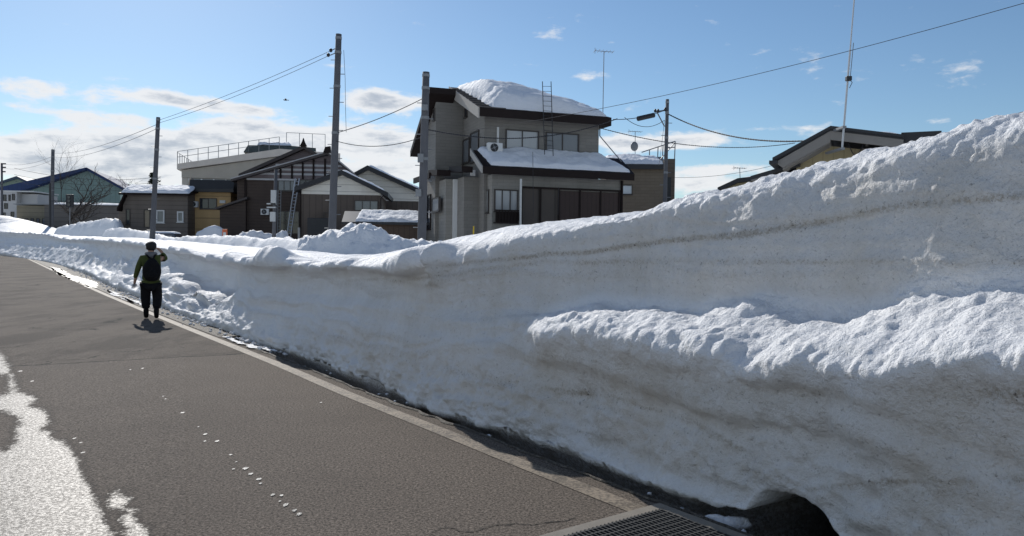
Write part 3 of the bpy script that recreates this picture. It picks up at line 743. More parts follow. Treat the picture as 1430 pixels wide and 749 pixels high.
def dots():
    m = MB(); rnd = random.Random(4)
    for (x, y, r) in [(228, 554, 3), (231, 558, 3), (255, 577, 4), (277, 597, 2.2), (287, 607, 4), (286, 617, 4), (303, 617, 4.5), (322, 636, 4), (330, 646, 3), (326, 656, 3), (343, 655, 5), (350, 663, 6.5),
                      (362, 670, 5.5), (364, 676, 5), (381, 692, 4), (393, 693, 4), (391, 701, 3), (399, 706, 6), (411, 714, 7), (418, 719, 6), (199, 515, 3), (182, 517, 2.5), (104, 613, 4), (113, 619, 4.5), (116, 633, 5), (28, 519, 5), (45, 533, 3), (448, 563, 2.5)]:
        c = hgrd(x, y); rr = r / F0 * c[1] * rnd.uniform(.4, .75); n = 14
        vs = [(c[0] + rr * math.cos(k * 2 * math.pi / n) * rnd.uniform(.75, 1.2), c[1] + rr * 1.7 * math.sin(k * 2 * math.pi / n) * rnd.uniform(.7, 1.2), .005) for k in range(n)]
        m.add(vs, [tuple(range(n))])
    o = m.build('water', WET); tag(o, kind='structure')
dots()
# wet shining gravel strip further along the edge
blob_px('water', [(70, 373), (84, 376), (97, 384), (112, 388), (130, 393), (137, 400), (130, 403), (112, 396), (98, 390), (84, 384), (74, 378)], .012, WET, jag=.04, seed=9)

# ------------------------------------------------------------------ grating in its concrete frame
def build_grate():
    c = grate_corner; e1 = along                      # toward the camera, along the road
    e2 = np.array([-BNN[-200][0], -BNN[-200][1]])     # across the road to the left
    e2 = np.array([e1[1], -e1[0]]);
    if e2[0] > 0: e2 = -e2
    ang = math.atan2(e1[1], e1[0])
    root = empty('drain_grate', (c[0], c[1], 0), ang)
    # local x = along the road to the camera; local y = across: sign
    sy = 1 if (np.array([-math.sin(ang), math.cos(ang)]) @ e2) > 0 else -1
    Lx, Ly, w = 1.7, 1.25, .085
    conc = mat_plain('frame_concrete', (.26, .235, .20), .85, .25, 12, bump=.5)
    f = MB(); y = lambda a: a * sy
    f.box(0, w, 0, y(Ly), -.3, .022); f.box(Lx - w, Lx, 0, y(Ly), -.3, .022); f.box(w, Lx - w, 0, y(w), -.3, .022); f.box(w, Lx - w, y(Ly - w), y(Ly), -.3, .022)
    f.build('frame', conc, root, bevel=.004)
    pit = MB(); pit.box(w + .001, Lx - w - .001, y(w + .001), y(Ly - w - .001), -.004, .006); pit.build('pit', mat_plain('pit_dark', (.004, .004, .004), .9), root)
    g = MB(); t = .006
    yy = w + .01
    while yy < Ly - w - .01:
        g.box(w + .003, Lx - w - .003, y(yy), y(yy + .007), .008, .030); yy += .030
    g.build('bearing_bars', mat_plain('worn_grate_steel', (.10, .10, .10), .5, .25, 8, metal=.5), root)
    g = MB(); xx = w + .02
    while xx < Lx - w - .02:
        g.box(xx, xx + .007, y(w + .003), y(Ly - w - .003), .008, .0305); xx += .052
    g.build('cross_bars', mat_plain('worn_cross_steel', (.13, .13, .128), .5, .25, 8, metal=.5), root)
    tag(root, 'square steel drain grating set in a pale concrete frame at the road edge', 'drain grate')
build_grate()
# ragged crack from the grate frame
def crack():
    pts = [(598, 749), (610, 740), (625, 737), (640, 742), (660, 744), (680, 737), (700, 733), (725, 732), (742, 734), (765, 730), (790, 728), (808, 722)]
    a = [hgrd(x, y) for x, y in pts]; m = MB(); rnd = random.Random(3); P = []
    for i in range(len(a) - 1):
        for k in range(6): P.append(a[i] + (a[i + 1] - a[i]) * k / 6 + np.array([rnd.uniform(-.006, .006), rnd.uniform(-.008, .008)]))
    n = len(P); w = [rnd.uniform(.0015, .006) for _ in P]
    vs = [(p[0], p[1] - ww, .003) for p, ww in zip(P, w)] + [(p[0], p[1] + ww, .003) for p, ww in zip(P, w)]
    m.add(vs, [(i, i + 1, n + i + 1, n + i) for i in range(n - 1)])
    o = m.build('road_crack', mat_plain('crack_dark', (.012, .012, .011), .9)); tag(o, kind='structure')
crack()

# ice chunk in the gutter and crumbs of snow along the foot
def chunk(c, r, seed, mat, name, flat=.6, parent=None):
    m = MB(); m.ellip(c, (r[0], r[1], r[2]), 26, 16); o = m.build(name, mat, parent, True)
    V = np.array([v.co for v in o.data.vertices]); C_ = np.array(c); D_ = V - C_
    n = fbm(V * (1.6 / max(r)) + seed, 4, seed, .55)
    V = C_ + D_ * (1 + .38 * n)[:, None]
    o.data.vertices.foreach_set('co', V.astype(np.float32).ravel()); o.data.update(); return o
p = hgrd(1012, 724)
o = chunk((p[0], p[1], -.03), (.125, .05, .04), 5, SNOW, 'ice_chunk'); tag(o, 'small flat lump of snow lying in the dark gutter beside the drain grating', 'snow lump')
o.rotation_euler = (0, 0, 0)
def crumbs():
    m = MB(); rnd = random.Random(8); nC = len(BCC)
    base = []
    ico = [(0, 0, 1), (.89, 0, .45), (.28, .85, .45), (-.72, .53, .45), (-.72, -.53, .45), (.28, -.85, .45), (.72, .53, -.45), (-.28, .85, -.45), (-.89, 0, -.45), (-.28, -.85, -.45), (.72, -.53, -.45), (0, 0, -1)]
    fc = [(0, 1, 2), (0, 2, 3), (0, 3, 4), (0, 4, 5), (0, 5, 1), (1, 6, 2), (2, 7, 3), (3, 8, 4), (4, 9, 5), (5, 10, 1), (6, 7, 2), (7, 8, 3), (8, 9, 4), (9, 10, 5), (10, 6, 1), (11, 7, 6), (11, 8, 7), (11, 9, 8), (11, 10, 9), (11, 6, 10)]
    idx = [i for i in range(nC) if 4.2 < BCC[i][1] < 45]
    for _ in range(900):
        i = rnd.choice(idx); d = np.linalg.norm(BCC[i])
        px = proj(BCC[i][0], BCC[i][1], 0)[0]
        dens = 1.0 if 80 < px < 400 else .05
        if rnd.random() > dens: continue
        off = -abs(rnd.gauss(0, .16)) + .05; p = BCC[i] + BNN[i] * off
        r = rnd.uniform(.008, .04) * (1.5 if rnd.random() < .12 else 1) * (1 if px < 420 else .6)
        j = [rnd.uniform(.6, 1.35) for _ in ico]
        z = .005 + r * .4
        if d < 14 and off > -.12: z = -.02
        m.add([(p[0] + a[0] * r * q, p[1] + a[1] * r * q, z + a[2] * r * .7 * q) for a, q in zip(ico, j)], fc)
    o = m.build('snow_crumbs', SNOW, None, True); tag(o, 'loose crumbs of snow scattered along the foot of the bank', 'snow crumbs', kind='stuff')
crumbs()
# flat slush strip between line and bank
blob_px('slush', [(322, 472), (340, 480), (360, 485), (384, 491), (388, 493), (372, 491), (350, 487), (328, 479), (312, 472)], .02, SNOW, jag=.02, seed=12)
blob_px('slush', [(150, 405), (175, 416), (200, 425), (215, 432), (205, 430), (180, 421), (155, 411)], .02, SNOW, jag=.03, seed=14)

# ------------------------------------------------------------------ building helpers
class Fr:
    """local frame of a building: origin on the ground, local x to the right, local y away"""
    def __init__(s, px, D, yaw, name, label, cat, group=None, z=-.3):
        p = atD(px, 345, D); s.o = np.array([p.x, p.y]); s.a = R(yaw)
        s.ex = np.array([math.cos(s.a), math.sin(s.a)]); s.ey = np.array([-math.sin(s.a), math.cos(s.a)])
        s.root = empty(name, (p.x, p.y, 0), s.a); tag(s.root, label, cat, group)
    def hy(s, px, py, c=0.0):
        d = raydir(px, py); dl = (d[:2] @ s.ex, d[:2] @ s.ey); ol = (-s.o @ s.ex, -s.o @ s.ey)
        t = (c - ol[1]) / dl[1]; return (ol[0] + t * dl[0], CAMZ + t * d[2])
    def hx(s, px, py, c=0.0):
        d = raydir(px, py); dl = (d[:2] @ s.ex, d[:2] @ s.ey); ol = (-s.o @ s.ex, -s.o @ s.ey)
        t = (c - ol[0]) / dl[0]; return (ol[1] + t * dl[1], CAMZ + t * d[2])
def window_y(fr, rect, c, n=2, fm=None, pm=None, t=.06, name='window', sill=True, bars=0, parent=None):
    """window on a wall facing local -y at y=c; rect = px box (x0, y0, x1, y1)"""
    x0, z1 = fr.hy(rect[0], rect[1], c); x1, z0 = fr.hy(rect[2], rect[3], c)
    z1 = (fr.hy(rect[0], rect[1], c)[1] + fr.hy(rect[2], rect[1], c)[1]) / 2; z0 = (fr.hy(rect[0], rect[3], c)[1] + fr.hy(rect[2], rect[3], c)[1]) / 2
    return win_box(parent or fr.root, x0, x1, z0, z1, c, 'y', n, fm, pm, t, name, sill, bars)
def window_x(fr, rect, c, n=2, fm=None, pm=None, t=.06, name='window', sill=True, bars=0):
    y0, z1 = fr.hx(rect[0], rect[1], c); y1, z0 = fr.hx(rect[2], rect[3], c)
    z1 = (fr.hx(rect[0], rect[1], c)[1] + fr.hx(rect[2], rect[1], c)[1]) / 2; z0 = (fr.hx(rect[0], rect[3], c)[1] + fr.hx(rect[2], rect[3], c)[1]) / 2
    return win_box(fr.root, min(y0, y1), max(y0, y1), z0, z1, c, 'x', n, fm, pm, t, name, sill, bars)
def win_box(root, a0, a1, z0, z1, c, ax, n=2, fm=None, pm=None, t=.06, name='window', sill=True, bars=0):
    fm = fm or FRAME_M; pm = pm or GLASS_M
    m = MB()
    def bx(mm, p0, p1, q0, q1, d0, d1):
        if ax == 'y': mm.box(p0, p1, c - d1, c - d0, q0, q1)
        else: mm.box(c - d1, c - d0, p0, p1, q0, q1)
    bx(m, a0, a1, z1 - t, z1, -.05, .07); bx(m, a0, a1, z0, z0 + t, -.05, .07); bx(m, a0, a0 + t, z0 + t, z1 - t, -.05, .07); bx(m, a1 - t, a1, z0 + t, z1 - t, -.05, .07)
    for k in range(1, n):
        x = a0 + (a1 - a0) * k / n; bx(m, x - t * .4, x + t * .4, z0 + t, z1 - t, -.05, .055)
    for k in range(1, bars + 1):
        z = z0 + (z1 - z0) * k / (bars + 1); bx(m, a0 + t, a1 - t, z - .02, z + .02, -.05, .05)
    w = m.build(name, fm, root)
    p = MB(); bx(p, a0 + t, a1 - t, z0 + t, z1 - t, -.04, .012); p.build('pane', pm, w)
    if sill:
        s_ = MB(); bx(s_, a0 - .04, a1 + .04, z0 - .05, z0 - .002, -.02, .12); s_.build('sill', fm, w)
    return w
def ac_unit(root_, x0, x1, z0, z1, y, depth=.3, label='boxy white air conditioner unit', loc=None):
    """outdoor unit fixed to a wall: a part of its house"""
    b = MB(); b.box(x0, x1, y - depth, y, z0, z1); u = b.build('air_conditioner', WHITEP, root_, bevel=.02)
    cx = x0 + (x1 - x0) * .42; cz = (z0 + z1) / 2; r = min(z1 - z0, (x1 - x0) * .8) * .42
    g = MB(); n = 20; vs = [(cx + r * math.cos(k * 2 * math.pi / n), y - depth - .012, cz + r * math.sin(k * 2 * math.pi / n)) for k in range(n)]
    vs2 = [(v[0], y - depth + .01, v[2]) for v in vs]
    g.add(vs + vs2, [tuple(range(n))] + [(k, (k + 1) % n, n + (k + 1) % n, n + k) for k in range(n)]); g.build('fan_opening', BLACK, u)
    f = MB(); f.ellip((cx, y - depth - .02, cz), (r * .3, .02, r * .3), 10, 6)
    for k in range(4):
        a = k * math.pi / 2 + .4; f.tube([(cx, y - depth - .018, cz), (cx + math.cos(a) * r, y - depth - .018, cz + math.sin(a) * r)], .012, 5)
    f.build('fan_guard', STEEL, u)
    return u
def rslab(m, pts, th):
    """slab from four top corners (x,y,z), thickness th downwards"""
    vs = [Vector(p) for p in pts]; lo = [v - Vector((0, 0, th)) for v in vs]
    m.add([tuple(v) for v in vs + lo], [(0, 1, 2, 3), (7, 6, 5, 4), (0, 4, 5, 1), (1, 5, 6, 2), (2, 6, 7, 3), (3, 7, 4, 0)]); return m
def snow_slab(parent, P, th, name='roof_snow', n=(60, 26), amp=.08, seed=1, edge=.08, skew=None, mat=None, sink=.02, power=.45):
    """rounded blanket of snow over the quad P (4 local corners, P0-P1 the front edge, P3-P2 the back)"""
    P = [np.array(p, float) for p in P]; nu, nv = n
    u, v = np.meshgrid(np.linspace(0, 1, nu), np.linspace(0, 1, nv), indexing='ij'); u = u.ravel(); v = v.ravel()
    B = (P[0] * ((1 - u) * (1 - v))[:, None] + P[1] * (u * (1 - v))[:, None] + P[2] * (u * v)[:, None] + P[3] * ((1 - u) * v)[:, None])
    eu = np.minimum(u, 1 - u) / edge; ev = np.minimum(v, 1 - v) / (edge * 1.6); e = np.clip(np.minimum(eu, ev), 0, 1) ** power
    T_ = th if skew is None else th * skew(u, v)
    nz = fbm(B * 1.0 + seed, 4, seed) * amp + fbm(B * 4.0 + seed, 3, seed + 5) * amp * .35
    V = B.copy(); V[:, 2] += e * (T_ + nz) - sink
    # ragged edges
    jit = fbm(B * 1.7 + 9, 3, seed + 9) * amp * .8
    rim = 1 - np.clip(np.minimum(eu, ev), 0, 1)
    V[:, 0] += jit * rim; V[:, 1] += jit * rim * .6
    o = gridmesh(name, V, nu, nv, mat or RSNOW, parent)
    return o
def railing(parent, pts, h, mat, step=2.0, name='railing', r=.03, rails=(1.0,), mesh=False):
    m = MB(); tot = []
    for a, b in zip(pts[:-1], pts[1:]):
        a = Vector(a); b = Vector(b); L_ = (b - a).length; k = max(1, int(L_ / step))
        for i in range(k + 1):
            p = a + (b - a) * i / k; m.tube([p, p + Vector((0, 0, h))], r, 5)
        for f in rails: m.tube([a + Vector((0, 0, h * f)), b + Vector((0, 0, h * f))], r * .8, 5)
    return m.build(name, mat, parent)

# ------------------------------------------------------------------ A: the grey three-storey house
def main_house():
    fr = Fr(675, 38.0, 20, 'three_storey_house', 'tall grey tiled house with a thick snow cap and dark brown eaves', 'house')
    rt = fr.root
    WALL = mat_siding('grey_brick_siding', (.225, .215, .195), .17, True)
    WALL2 = mat_siding('pale_grey_siding', (.275, .265, .24), .17, True)
    PAN = mat_vert('brown_panel', (.075, .062, .052), .9, .5); BRN = mat_vert('dark_brown_boards', (.045, .028, .024), .25, .5)
    zb = -.3
    xR = fr.hy(836, 200, 0)[0]; zE = fr.hy(675, 158, 0)[1]; zE = 8.15
    yB1 = fr.hx(647, 200, 0)[0]                                    # how far back the left face of the front block goes
    # roof: front slope rises to the ridge at y = yr, back slope falls
    yr = yB1 + .9; slope_f = .37
    ef = -.85                                                     # eave overhang
    zeave = fr.hy(668, 150, ef)[1]                                # top of fascia
    zr_front = lambda y: zeave + (y - ef) * slope_f
    # upper block
    m = MB(); m.prism([(0, zb), (0, zr_front(0) - .5), (yr, zr_front(yr) - .5), (yr + 4.6, zr_front(yr) - 2.9), (yr + 4.6, zb)], 'x', 0, .4); m.box(.401, xR, 0, yr + 4.6, zb, zr_front(0) - .44)
    m.build('upper_wall', WALL, rt)
    # left rear block
    x2, zt = fr.hy(609, 137, yB1)
    ztop2 = fr.hy(625, 137, yB1)[1]
    yend, _ = fr.hx(596, 250, x2)
    dep2 = max(3.2, yend - yB1)
    m = MB(); m.prism([(yB1, zb), (yB1, ztop2), (yB1 + dep2, ztop2 - dep2 * .62), (yB1 + dep2, zb)], 'x', x2, -.002)
    m.build('rear_wing_wall', WALL, rt)
    # roofs
    m = MB(); th = .42
    xl = -.55; xr = fr.hy(854, 165, ef)[0]
    xh = xr - 3.6; zk = zr_front(yr); yk = 2 * yr - ef
    rslab(m, [(xl, ef, zeave), (xr, ef, zeave), (xh, yr, zk), (xl, yr, zk)], th)
    rslab(m, [(xl, yr, zk - .004), (xh, yr, zk - .004), (xr, yk, zeave), (xl, yk, zeave)], th)
    rslab(m, [(xr, ef, zeave - .003), (xr + .003, yk, zeave - .003), (xh, yr + .01, zk - .008), (xh, yr - .01, zk - .008)], th)
    roof = m.build('roof', DARK, rt)
    m = MB(); y0 = yB1 - .55; z2 = fr.hy(605, 122, y0)[1]; x2l = fr.hy(600, 122, y0)[0]
    rslab(m, [(x2l, y0, z2), (xl - .05, y0, z2), (xl - .05, yB1 + dep2 + .9, z2 - (dep2 + 1.4) * .62), (x2l, yB1 + dep2 + .9, z2 - (dep2 + 1.4) * .62)], .32)
    m.build('rear_wing_roof', DARK, rt)
    m = MB(); rslab(m, [(x2l + .05, y0 + .25, z2 - .36), (x2 + .02, y0 + .25, z2 - .36), (x2 + .02, yB1 + dep2 + .85, z2 - .36 - (dep2 + .9) * .62), (x2l + .05, yB1 + dep2 + .85, z2 - .36 - (dep2 + .9) * .62)], .06)
    m.build('soffit', WHITEP, rt)
    # pale barge board with tile courses behind it at the left end of the front slope
    m = MB(); rslab(m, [(xl - .06, ef - .02, zeave - .02), (xl, ef - .02, zeave - .02), (xl, yr, zr_front(yr) + .02), (xl - .06, yr, zr_front(yr) + .02)], .5); m.build('barge_board', mat_plain('pale_board', (.36, .34, .31), .6), rt)
    tl = MB()
    for k in range(9):
        y = ef + .1 + k * (yr - ef) / 9.5; z = zr_front(y)
        tl.prism([(y, z - .02), (y, z + .05), (y + .12, z + .07), (y + .12, z + .02)], 'x', xl + .01, xl + 1.4)
    tl.build('roof_ribs', mat_plain('grey_brown_roofing', (.09, .08, .075), .6), rt)
    # snow cap
    def sk(u, v): return np.clip(.40 + 5 * u, 0, 1.0) * (1.0 - .55 * np.clip((u - .40) / .60, 0, 1) ** 1.2) * (.55 + .45 * np.clip(v * 3.0, 0, 1)) * (1 - .45 * smooth(v, .4, 1))
    snow_slab(rt, [(xl + .75, ef + .12, zeave), (xr - .12, ef + .12, zeave), (xh + .5, yr + .8, zk - .3), (xl + .15, yr + .8, zk - .3)], 1.25, 'roof_snow', (110, 70), .07, 5, .04, sk, power=.5)
    # lower storey
    yl = -.75; xl0 = fr.hy(687, 270, yl)[0]; xr0 = fr.hy(867, 270, yl)[0]
    zt_l = fr.hy(760, 247, yl)[1]
    m = MB(); m.box(xl0, xr0, yl, 2.2, zb, zt_l); m.build('lower_wall', WALL2, rt)
    xa = fr.hy(648, 260, .9)[0]; m = MB(); m.box(xa, xl0 - .002, .9, 2.3, zb, zt_l - .02); m.build('side_bay_wall', WALL, rt)
    xb = fr.hy(622, 260, 2.4)[0]; m = MB(); m.box(xb, -.01, 2.302, yB1 - .01, zb, zt_l - .05); m.build('porch_wall', WALL2, rt)
    pil = fr.hy(640, 260, 2.28)[0]; m = MB(); m.box(pil - .3, pil + .35, 2.1, 2.298, zb, zt_l - .06); m.build('pilaster', WHITEP, rt)
    # skirt roof over the lower storey
    yes = -1.55; zes = fr.hy(700, 234, yes)[1]; zw = fr.hy(700, 212, 0)[1]
    xsl = fr.hy(674, 236, yes)[0]; xsr = fr.hy(886, 252, yes)[0]
    m = MB(); rslab(m, [(xsl, yes, zes), (xsr, yes, zes), (xsr, 0, zw), (xsl, 0, zw)], .34)
    rslab(m, [(xR + .002, 0.0, zw), (xsr, 0.0, zw), (xsr, 3, zw), (xR + .002, 3, zw)], .34)
    m.build('skirt_roof', DARK, rt)
    m = MB(); rslab(m, [(xsl - .07, yes - .03, zes + .03), (xsl - .003, yes - .03, zes + .03), (xsl - .003, .35, zw + .12), (xsl - .07, .35, zw + .12)], .34); m.build('barge_board', bpy.data.materials['pale_board'], rt)
    m = MB(); zs = zes + .12
    rslab(m, [(xa - .45, -.2, zs), (xsl - .08, -.2, zs), (xsl - .08, 2.2, zs + .2), (xa - .45, 2.2, zs + .2)], .3)
    rslab(m, [(xb - .6, 1.85, zs - .02), (xa - .452, 1.85, zs - .02), (xa - .452, yB1, zs + .12), (xb - .6, yB1, zs + .12)], .3)
    rslab(m, [(x2 - .5, yB1 - .6, zs - .06), (xb - .602, yB1 - .6, zs - .06), (xb - .602, yB1 + dep2, zs - .06), (x2 - .5, yB1 + dep2, zs - .06)], .3)
    m.build('side_skirt_roof', DARK, rt)
    snow_slab(rt, [(xsl + .45, yes + .12, zes), (xsr - .1, yes + .12, zes), (xR + .1, .0, zw), (xsl + .2, .0, zw)], .30, 'roof_snow', (110, 30), .07, 8, .03)
    # windows
    window_y(fr, (706, 182, 752, 210), 0, 2, pm=GLASS_L); window_y(fr, (762, 186, 808, 214), 0, 2, pm=GLASS_M)
    window_x(fr, (658, 184, 669, 226), 0, 1, pm=GLASS_M); window_x(fr, (647.5, 194, 656, 228), 0, 1, pm=GLASS_M)
    window_x(fr, (650, 150, 653, 164), 0, 1, pm=GLASS_D, t=.03)
    window_x(fr, (606, 152, 608, 168), x2, 1, pm=GLASS_D, t=.03)
    window_y(fr, (690, 265, 723, 296), yl, 3, pm=GLASS_L)
    window_x(fr, (673, 266, 683, 298), xl0, 2, pm=GLASS_L)
    b = MB(); a0 = fr.hy(689, 295, yl)[0]; a1 = fr.hy(724, 295, yl)[0]; zt = fr.hy(700, 295, yl)[1]; z0 = fr.hy(700, 311, yl)[1]
    for k in range(9): b.box(a0 + (a1 - a0) * k / 8 - .02, a0 + (a1 - a0) * k / 8 + .02, yl - .42, yl - .38, z0, zt)
    b.box(a0 - .03, a1 + .03, yl - .44, yl - .36, zt, zt + .05); b.box(a0, a1, yl - .36, yl - .32, z0, zt - .05); b.box(a0, a1, yl - .42, yl - .001, z0 - .05, z0); b.build('window_balcony', DARK, rt)
    xp = fr.hy(728, 264, yl)[0]; zp = fr.hy(728, 263, yl)[1]; xq = fr.hy(780, 264, yl)[0]
    m = MB(); m.box(xp, xq, yl - .03, yl - .002, zb, zp); m.build('grey_panel', PAN, rt)
    m = MB(); m.box(xq + .04, xr0 - .12, yl - .06, yl - .002, zb, zp - .05); m.build('boarded_panel', BRN, rt)
    f = MB()
    for t_ in (xp, (xp + xq) / 2, xq, xq + (xr0 - xq) * .33, xq + (xr0 - xq) * .66, xr0 - .12): f.box(t_ - .04, t_ + .04, yl - .1, yl - .061, zb, zp)
    f.box(xp, xr0 - .08, yl - .12, yl - .061, zp + .001, zp + .09); f.box(xr0 - .02, xr0 + .06, yl - .14, yl - .003, zb, zt_l - .02)
    f.build('panel_frame', DARK, rt)
    # small windows at the left
    m = MB(); xw = x2
    window_x(fr, (604, 276, 614, 296), x2, 1, fm=FRAME_M, pm=GLASS_L)
    window_x(fr, (597, 272, 602, 322), x2, 1, fm=DARK, pm=GLASS_D, name='door', sill=False)
    m = MB(); s0 = fr.hy(650, 240, .9); m.box(s0[0] + .25, s0[0] + .5, .78, .899, s0[1] - .2, s0[1] + .1); m.build('wall_lamp', WHITEP, rt, bevel=.02)
    # a/c outdoor unit on the skirt roof with its pipe
    a0, z1 = fr.hy(681.5, 199, -.5); a1, z0 = fr.hy(701.5, 214, -.5); ac_unit(rt, a0, a1, z0, z1, -.25, .3)
    pz = fr.hy(695, 178, 0)[1]; px_ = fr.hy(695, 178, 0)[0]; m = MB(); m.box(px_ - .05, px_ + .05, -.07, -.002, z1, pz); m.build('pipe_cover', WHITEP, rt)
    dp = fr.hy(726, 248, -1.3); m = MB(); m.tube([(dp[0], -1.45, zb), (dp[0], -1.45, fr.hy(726, 250, -1.45)[1])], .06, 8); m.build('snow_pole', GALV, rt)
    # strut of cable conduit from the right corner
    m = MB(); q0 = fr.hy(837, 190, .0); q1 = fr.hy(868, 226, -.6); m.tube([(xR + .06, .0, q0[1]), (q1[0], -.6, q1[1])], .03, 6); m.tube([(xR + .06, 0, q0[1]), (xR + .06, 0, zeave - .45)], .03, 6); m.build('stay_rod', STEEL, rt)
    v = MB(); c = fr.hy(838, 226, .3); v.tube([(c[0], .8, c[1] - .6), (c[0], .8, c[1] + .15)], .16, 10); v.tube([(c[0], .8, c[1] + .15), (c[0], .8, c[1] + .25)], .22, 10); v.build('flue', mat_plain('rusty_flue', (.22, .15, .11), .7), rt)
    # ladder leaning over the eave (a thing of its own)
    lad = empty('ladder', (0, 0, 0)); tag(lad, 'slim dark ladder standing on the lower roof of the grey house', 'ladder')
    def wl(px, py, c):
        x, z = fr.hy(px, py, c); p = fr.o + fr.ex * x + fr.ey * c; return Vector((p[0], p[1], z))
    A0, A1 = wl(760.5, 216, -1.05), wl(757.5, 114, -.98); B0, B1 = wl(772.5, 218, -1.05), wl(769.5, 114, -.98)
    for a, b in ((A0, A1), (B0, B1)): m = MB(); m.tube([a, b], .022, 6); m.build('rail', BLACK, lad)
    for k in range(1, 15): MB().tube([A0.lerp(A1, k / 15), B0.lerp(B1, k / 15)], .011, 5).build('rung', BLACK, lad)
    # hanging cables down the front
    for (xa_, ya_, xb_, yb_) in ((744, 212, 745, 305), (780, 262, 779, 300)):
        m = MB(); m.tube([wl(xa_, ya_, -1.6), wl(xb_, yb_, -1.6)], .012, 5); o = m.build('hanging_cable', WIRE)
        tag(o, 'thin dark cable hanging from the skirt roof left of the ladder' if xa_ == 744 else 'thin cable hanging in front of the brown boarded panels', 'cable')
    # tv aerial
    b = wl(842, 150, 1.0); b.z -= .6; t = wl(843.5, 72, 1.0)
    antenna(b, t, 'tall tv aerial mast standing at the right end of the snow-capped roof', 1.0)
    st = MB(); a = atD(660.5, 336, 21); b = atD(661.5, 316, 21); st.tube([a - Vector((0, 0, .8)), b], .022, 6); o = st.build('marker_stake', mat_plain('yellow_plastic', (.55, .38, .02), .5)); tag(o, 'thin yellow marker stake poking out of the snow before the grey house', 'stake')

def antenna(b, t, label, L_=1.0, r=.022, els=6, roll=0.0, name='tv_antenna', mat=None):
    root = empty(name, b); tag(root, label, 'antenna'); mt = mat or STEEL
    d = t - b; m = MB(); m.tube([(0, 0, 0), tuple(d)], r, 6); m.build('mast', mt, root)
    m = MB(); bx = Vector((L_ * .5, .12 * L_, 0)); m.tube([tuple(d - bx), tuple(d + bx)], r * .7, 5); m.build('boom', mt, root)
    m = MB()
    for k in range(els):
        p = d - bx + bx * 2 * k / (els - 1); h = Vector((-.12, 1, 0)).normalized() * L_ * (.36 - .02 * k)
        m.tube([tuple(p - h + Vector((0, 0, -.0))), tuple(p + h)], r * .5, 5)
    m.tube([tuple(d - bx + Vector((0, 0, .16 * L_))), tuple(d - bx - Vector((0, 0, .16 * L_)))], r * .5, 5)
    m.build('elements', mt, root); return root
main_house()

# ------------------------------------------------------------------ B: tan building at the right of it
def tan_block():
    fr = Fr(926, 50, -4, 'flat_building', 'low tan tiled building with snowy roof just right of the tall grey house', 'building')
    rt = fr.root; W_ = mat_siding('tan_tile_siding', (.20, .165, .125), .2, True)
    x0 = fr.hy(846, 250)[0]; z1 = fr.hy(900, 236)[1]
    m = MB(); m.box(x0, 0, 0, 9, -.3, z1); m.build('wall', W_, rt)
    m = MB(); xf = fr.hy(866, 234, -.4)[0]; zk = fr.hy(880, 219, 2.2)[1]; rslab(m, [(x0, -.4, z1 + .25), (.1, -.4, z1 + .25), (.1, 2.2, zk), (x0, 2.2, zk)], .3); rslab(m, [(x0, 2.201, zk), (.1, 2.201, zk), (.1, 8, z1 + .2), (x0, 8, z1 + .2)], .3); m.build('roof', BLACK, rt)
    zs = fr.hy(880, 215, 3.0)[1]
    snow_slab(rt, [(x0, -.3, z1 + .27), (-.1, -.3, z1 + .27), (-.3, 2.4, zk), (x0, 2.4, zk)], .22, 'roof_snow', (60, 30), .1, 3, .06)
    xb, zb_ = fr.hy(943, 222, .2); m = MB(); m.box(.002, xb, .2, 3, -.3, zb_); tw = m.build('stair_tower_wall', mat_siding('dark_tan_siding', (.13, .105, .085), .3), rt)
    m = MB(); dx = fr.hy(929, 250, .2)[0]; m.box(dx, xb - .25, .14, .198, -.2, fr.hy(935, 248, .2)[1]); m.build('door', BLACK, rt)
    window_y(fr, (867, 258.5, 883, 272), 0, 1, fm=FRAME_M, pm=mat_glass('bright_blind_glass', (.62, .68, .72), .3), t=.05)
    # roof stair rail
    def L(px, py, c): x, z = fr.hy(px, py, c); return Vector((x, c, z))
    m = MB(); a = L(896, 213, 1.5); b = L(943, 197.5, 1.0); c = L(942, 222, 1.0); d = L(917, 226, 1.0)
    for p, q in ((a, b), (b, c), (L(919, 205, 1.2), L(918, 230, 1.2)), (L(907, 209, 1.3), L(907, 217, 1.3)), (L(943, 199, 1.0), L(917, 229, 1.0)), (L(926, 203, 1.1), L(925, 222, 1.1)), (L(932, 206, 1.1), L(943, 206, 1))): m.tube([p, q], .035, 5)
    m.build('roof_railing', STEEL, rt)
    P = fr.root.matrix_world
    def Wd(px, py, c): x, z = fr.hy(px, py, c); p = fr.o + fr.ex * x + fr.ey * c; return Vector((p[0], p[1], z))
    b = Wd(887, 224, 2.5); t = Wd(887, 184, 2.5); an = antenna(b, t, 'small aerial with a round dish on the snowy roof of the tan building', .9)
    c = Wd(885.5, 205, 2.5) - b; m = MB(); m.ellip(tuple(c + Vector((0, -.12, 0))), (.26, .10, .33), 14, 8); m.build('dish', STEEL, an, True)
tan_block()

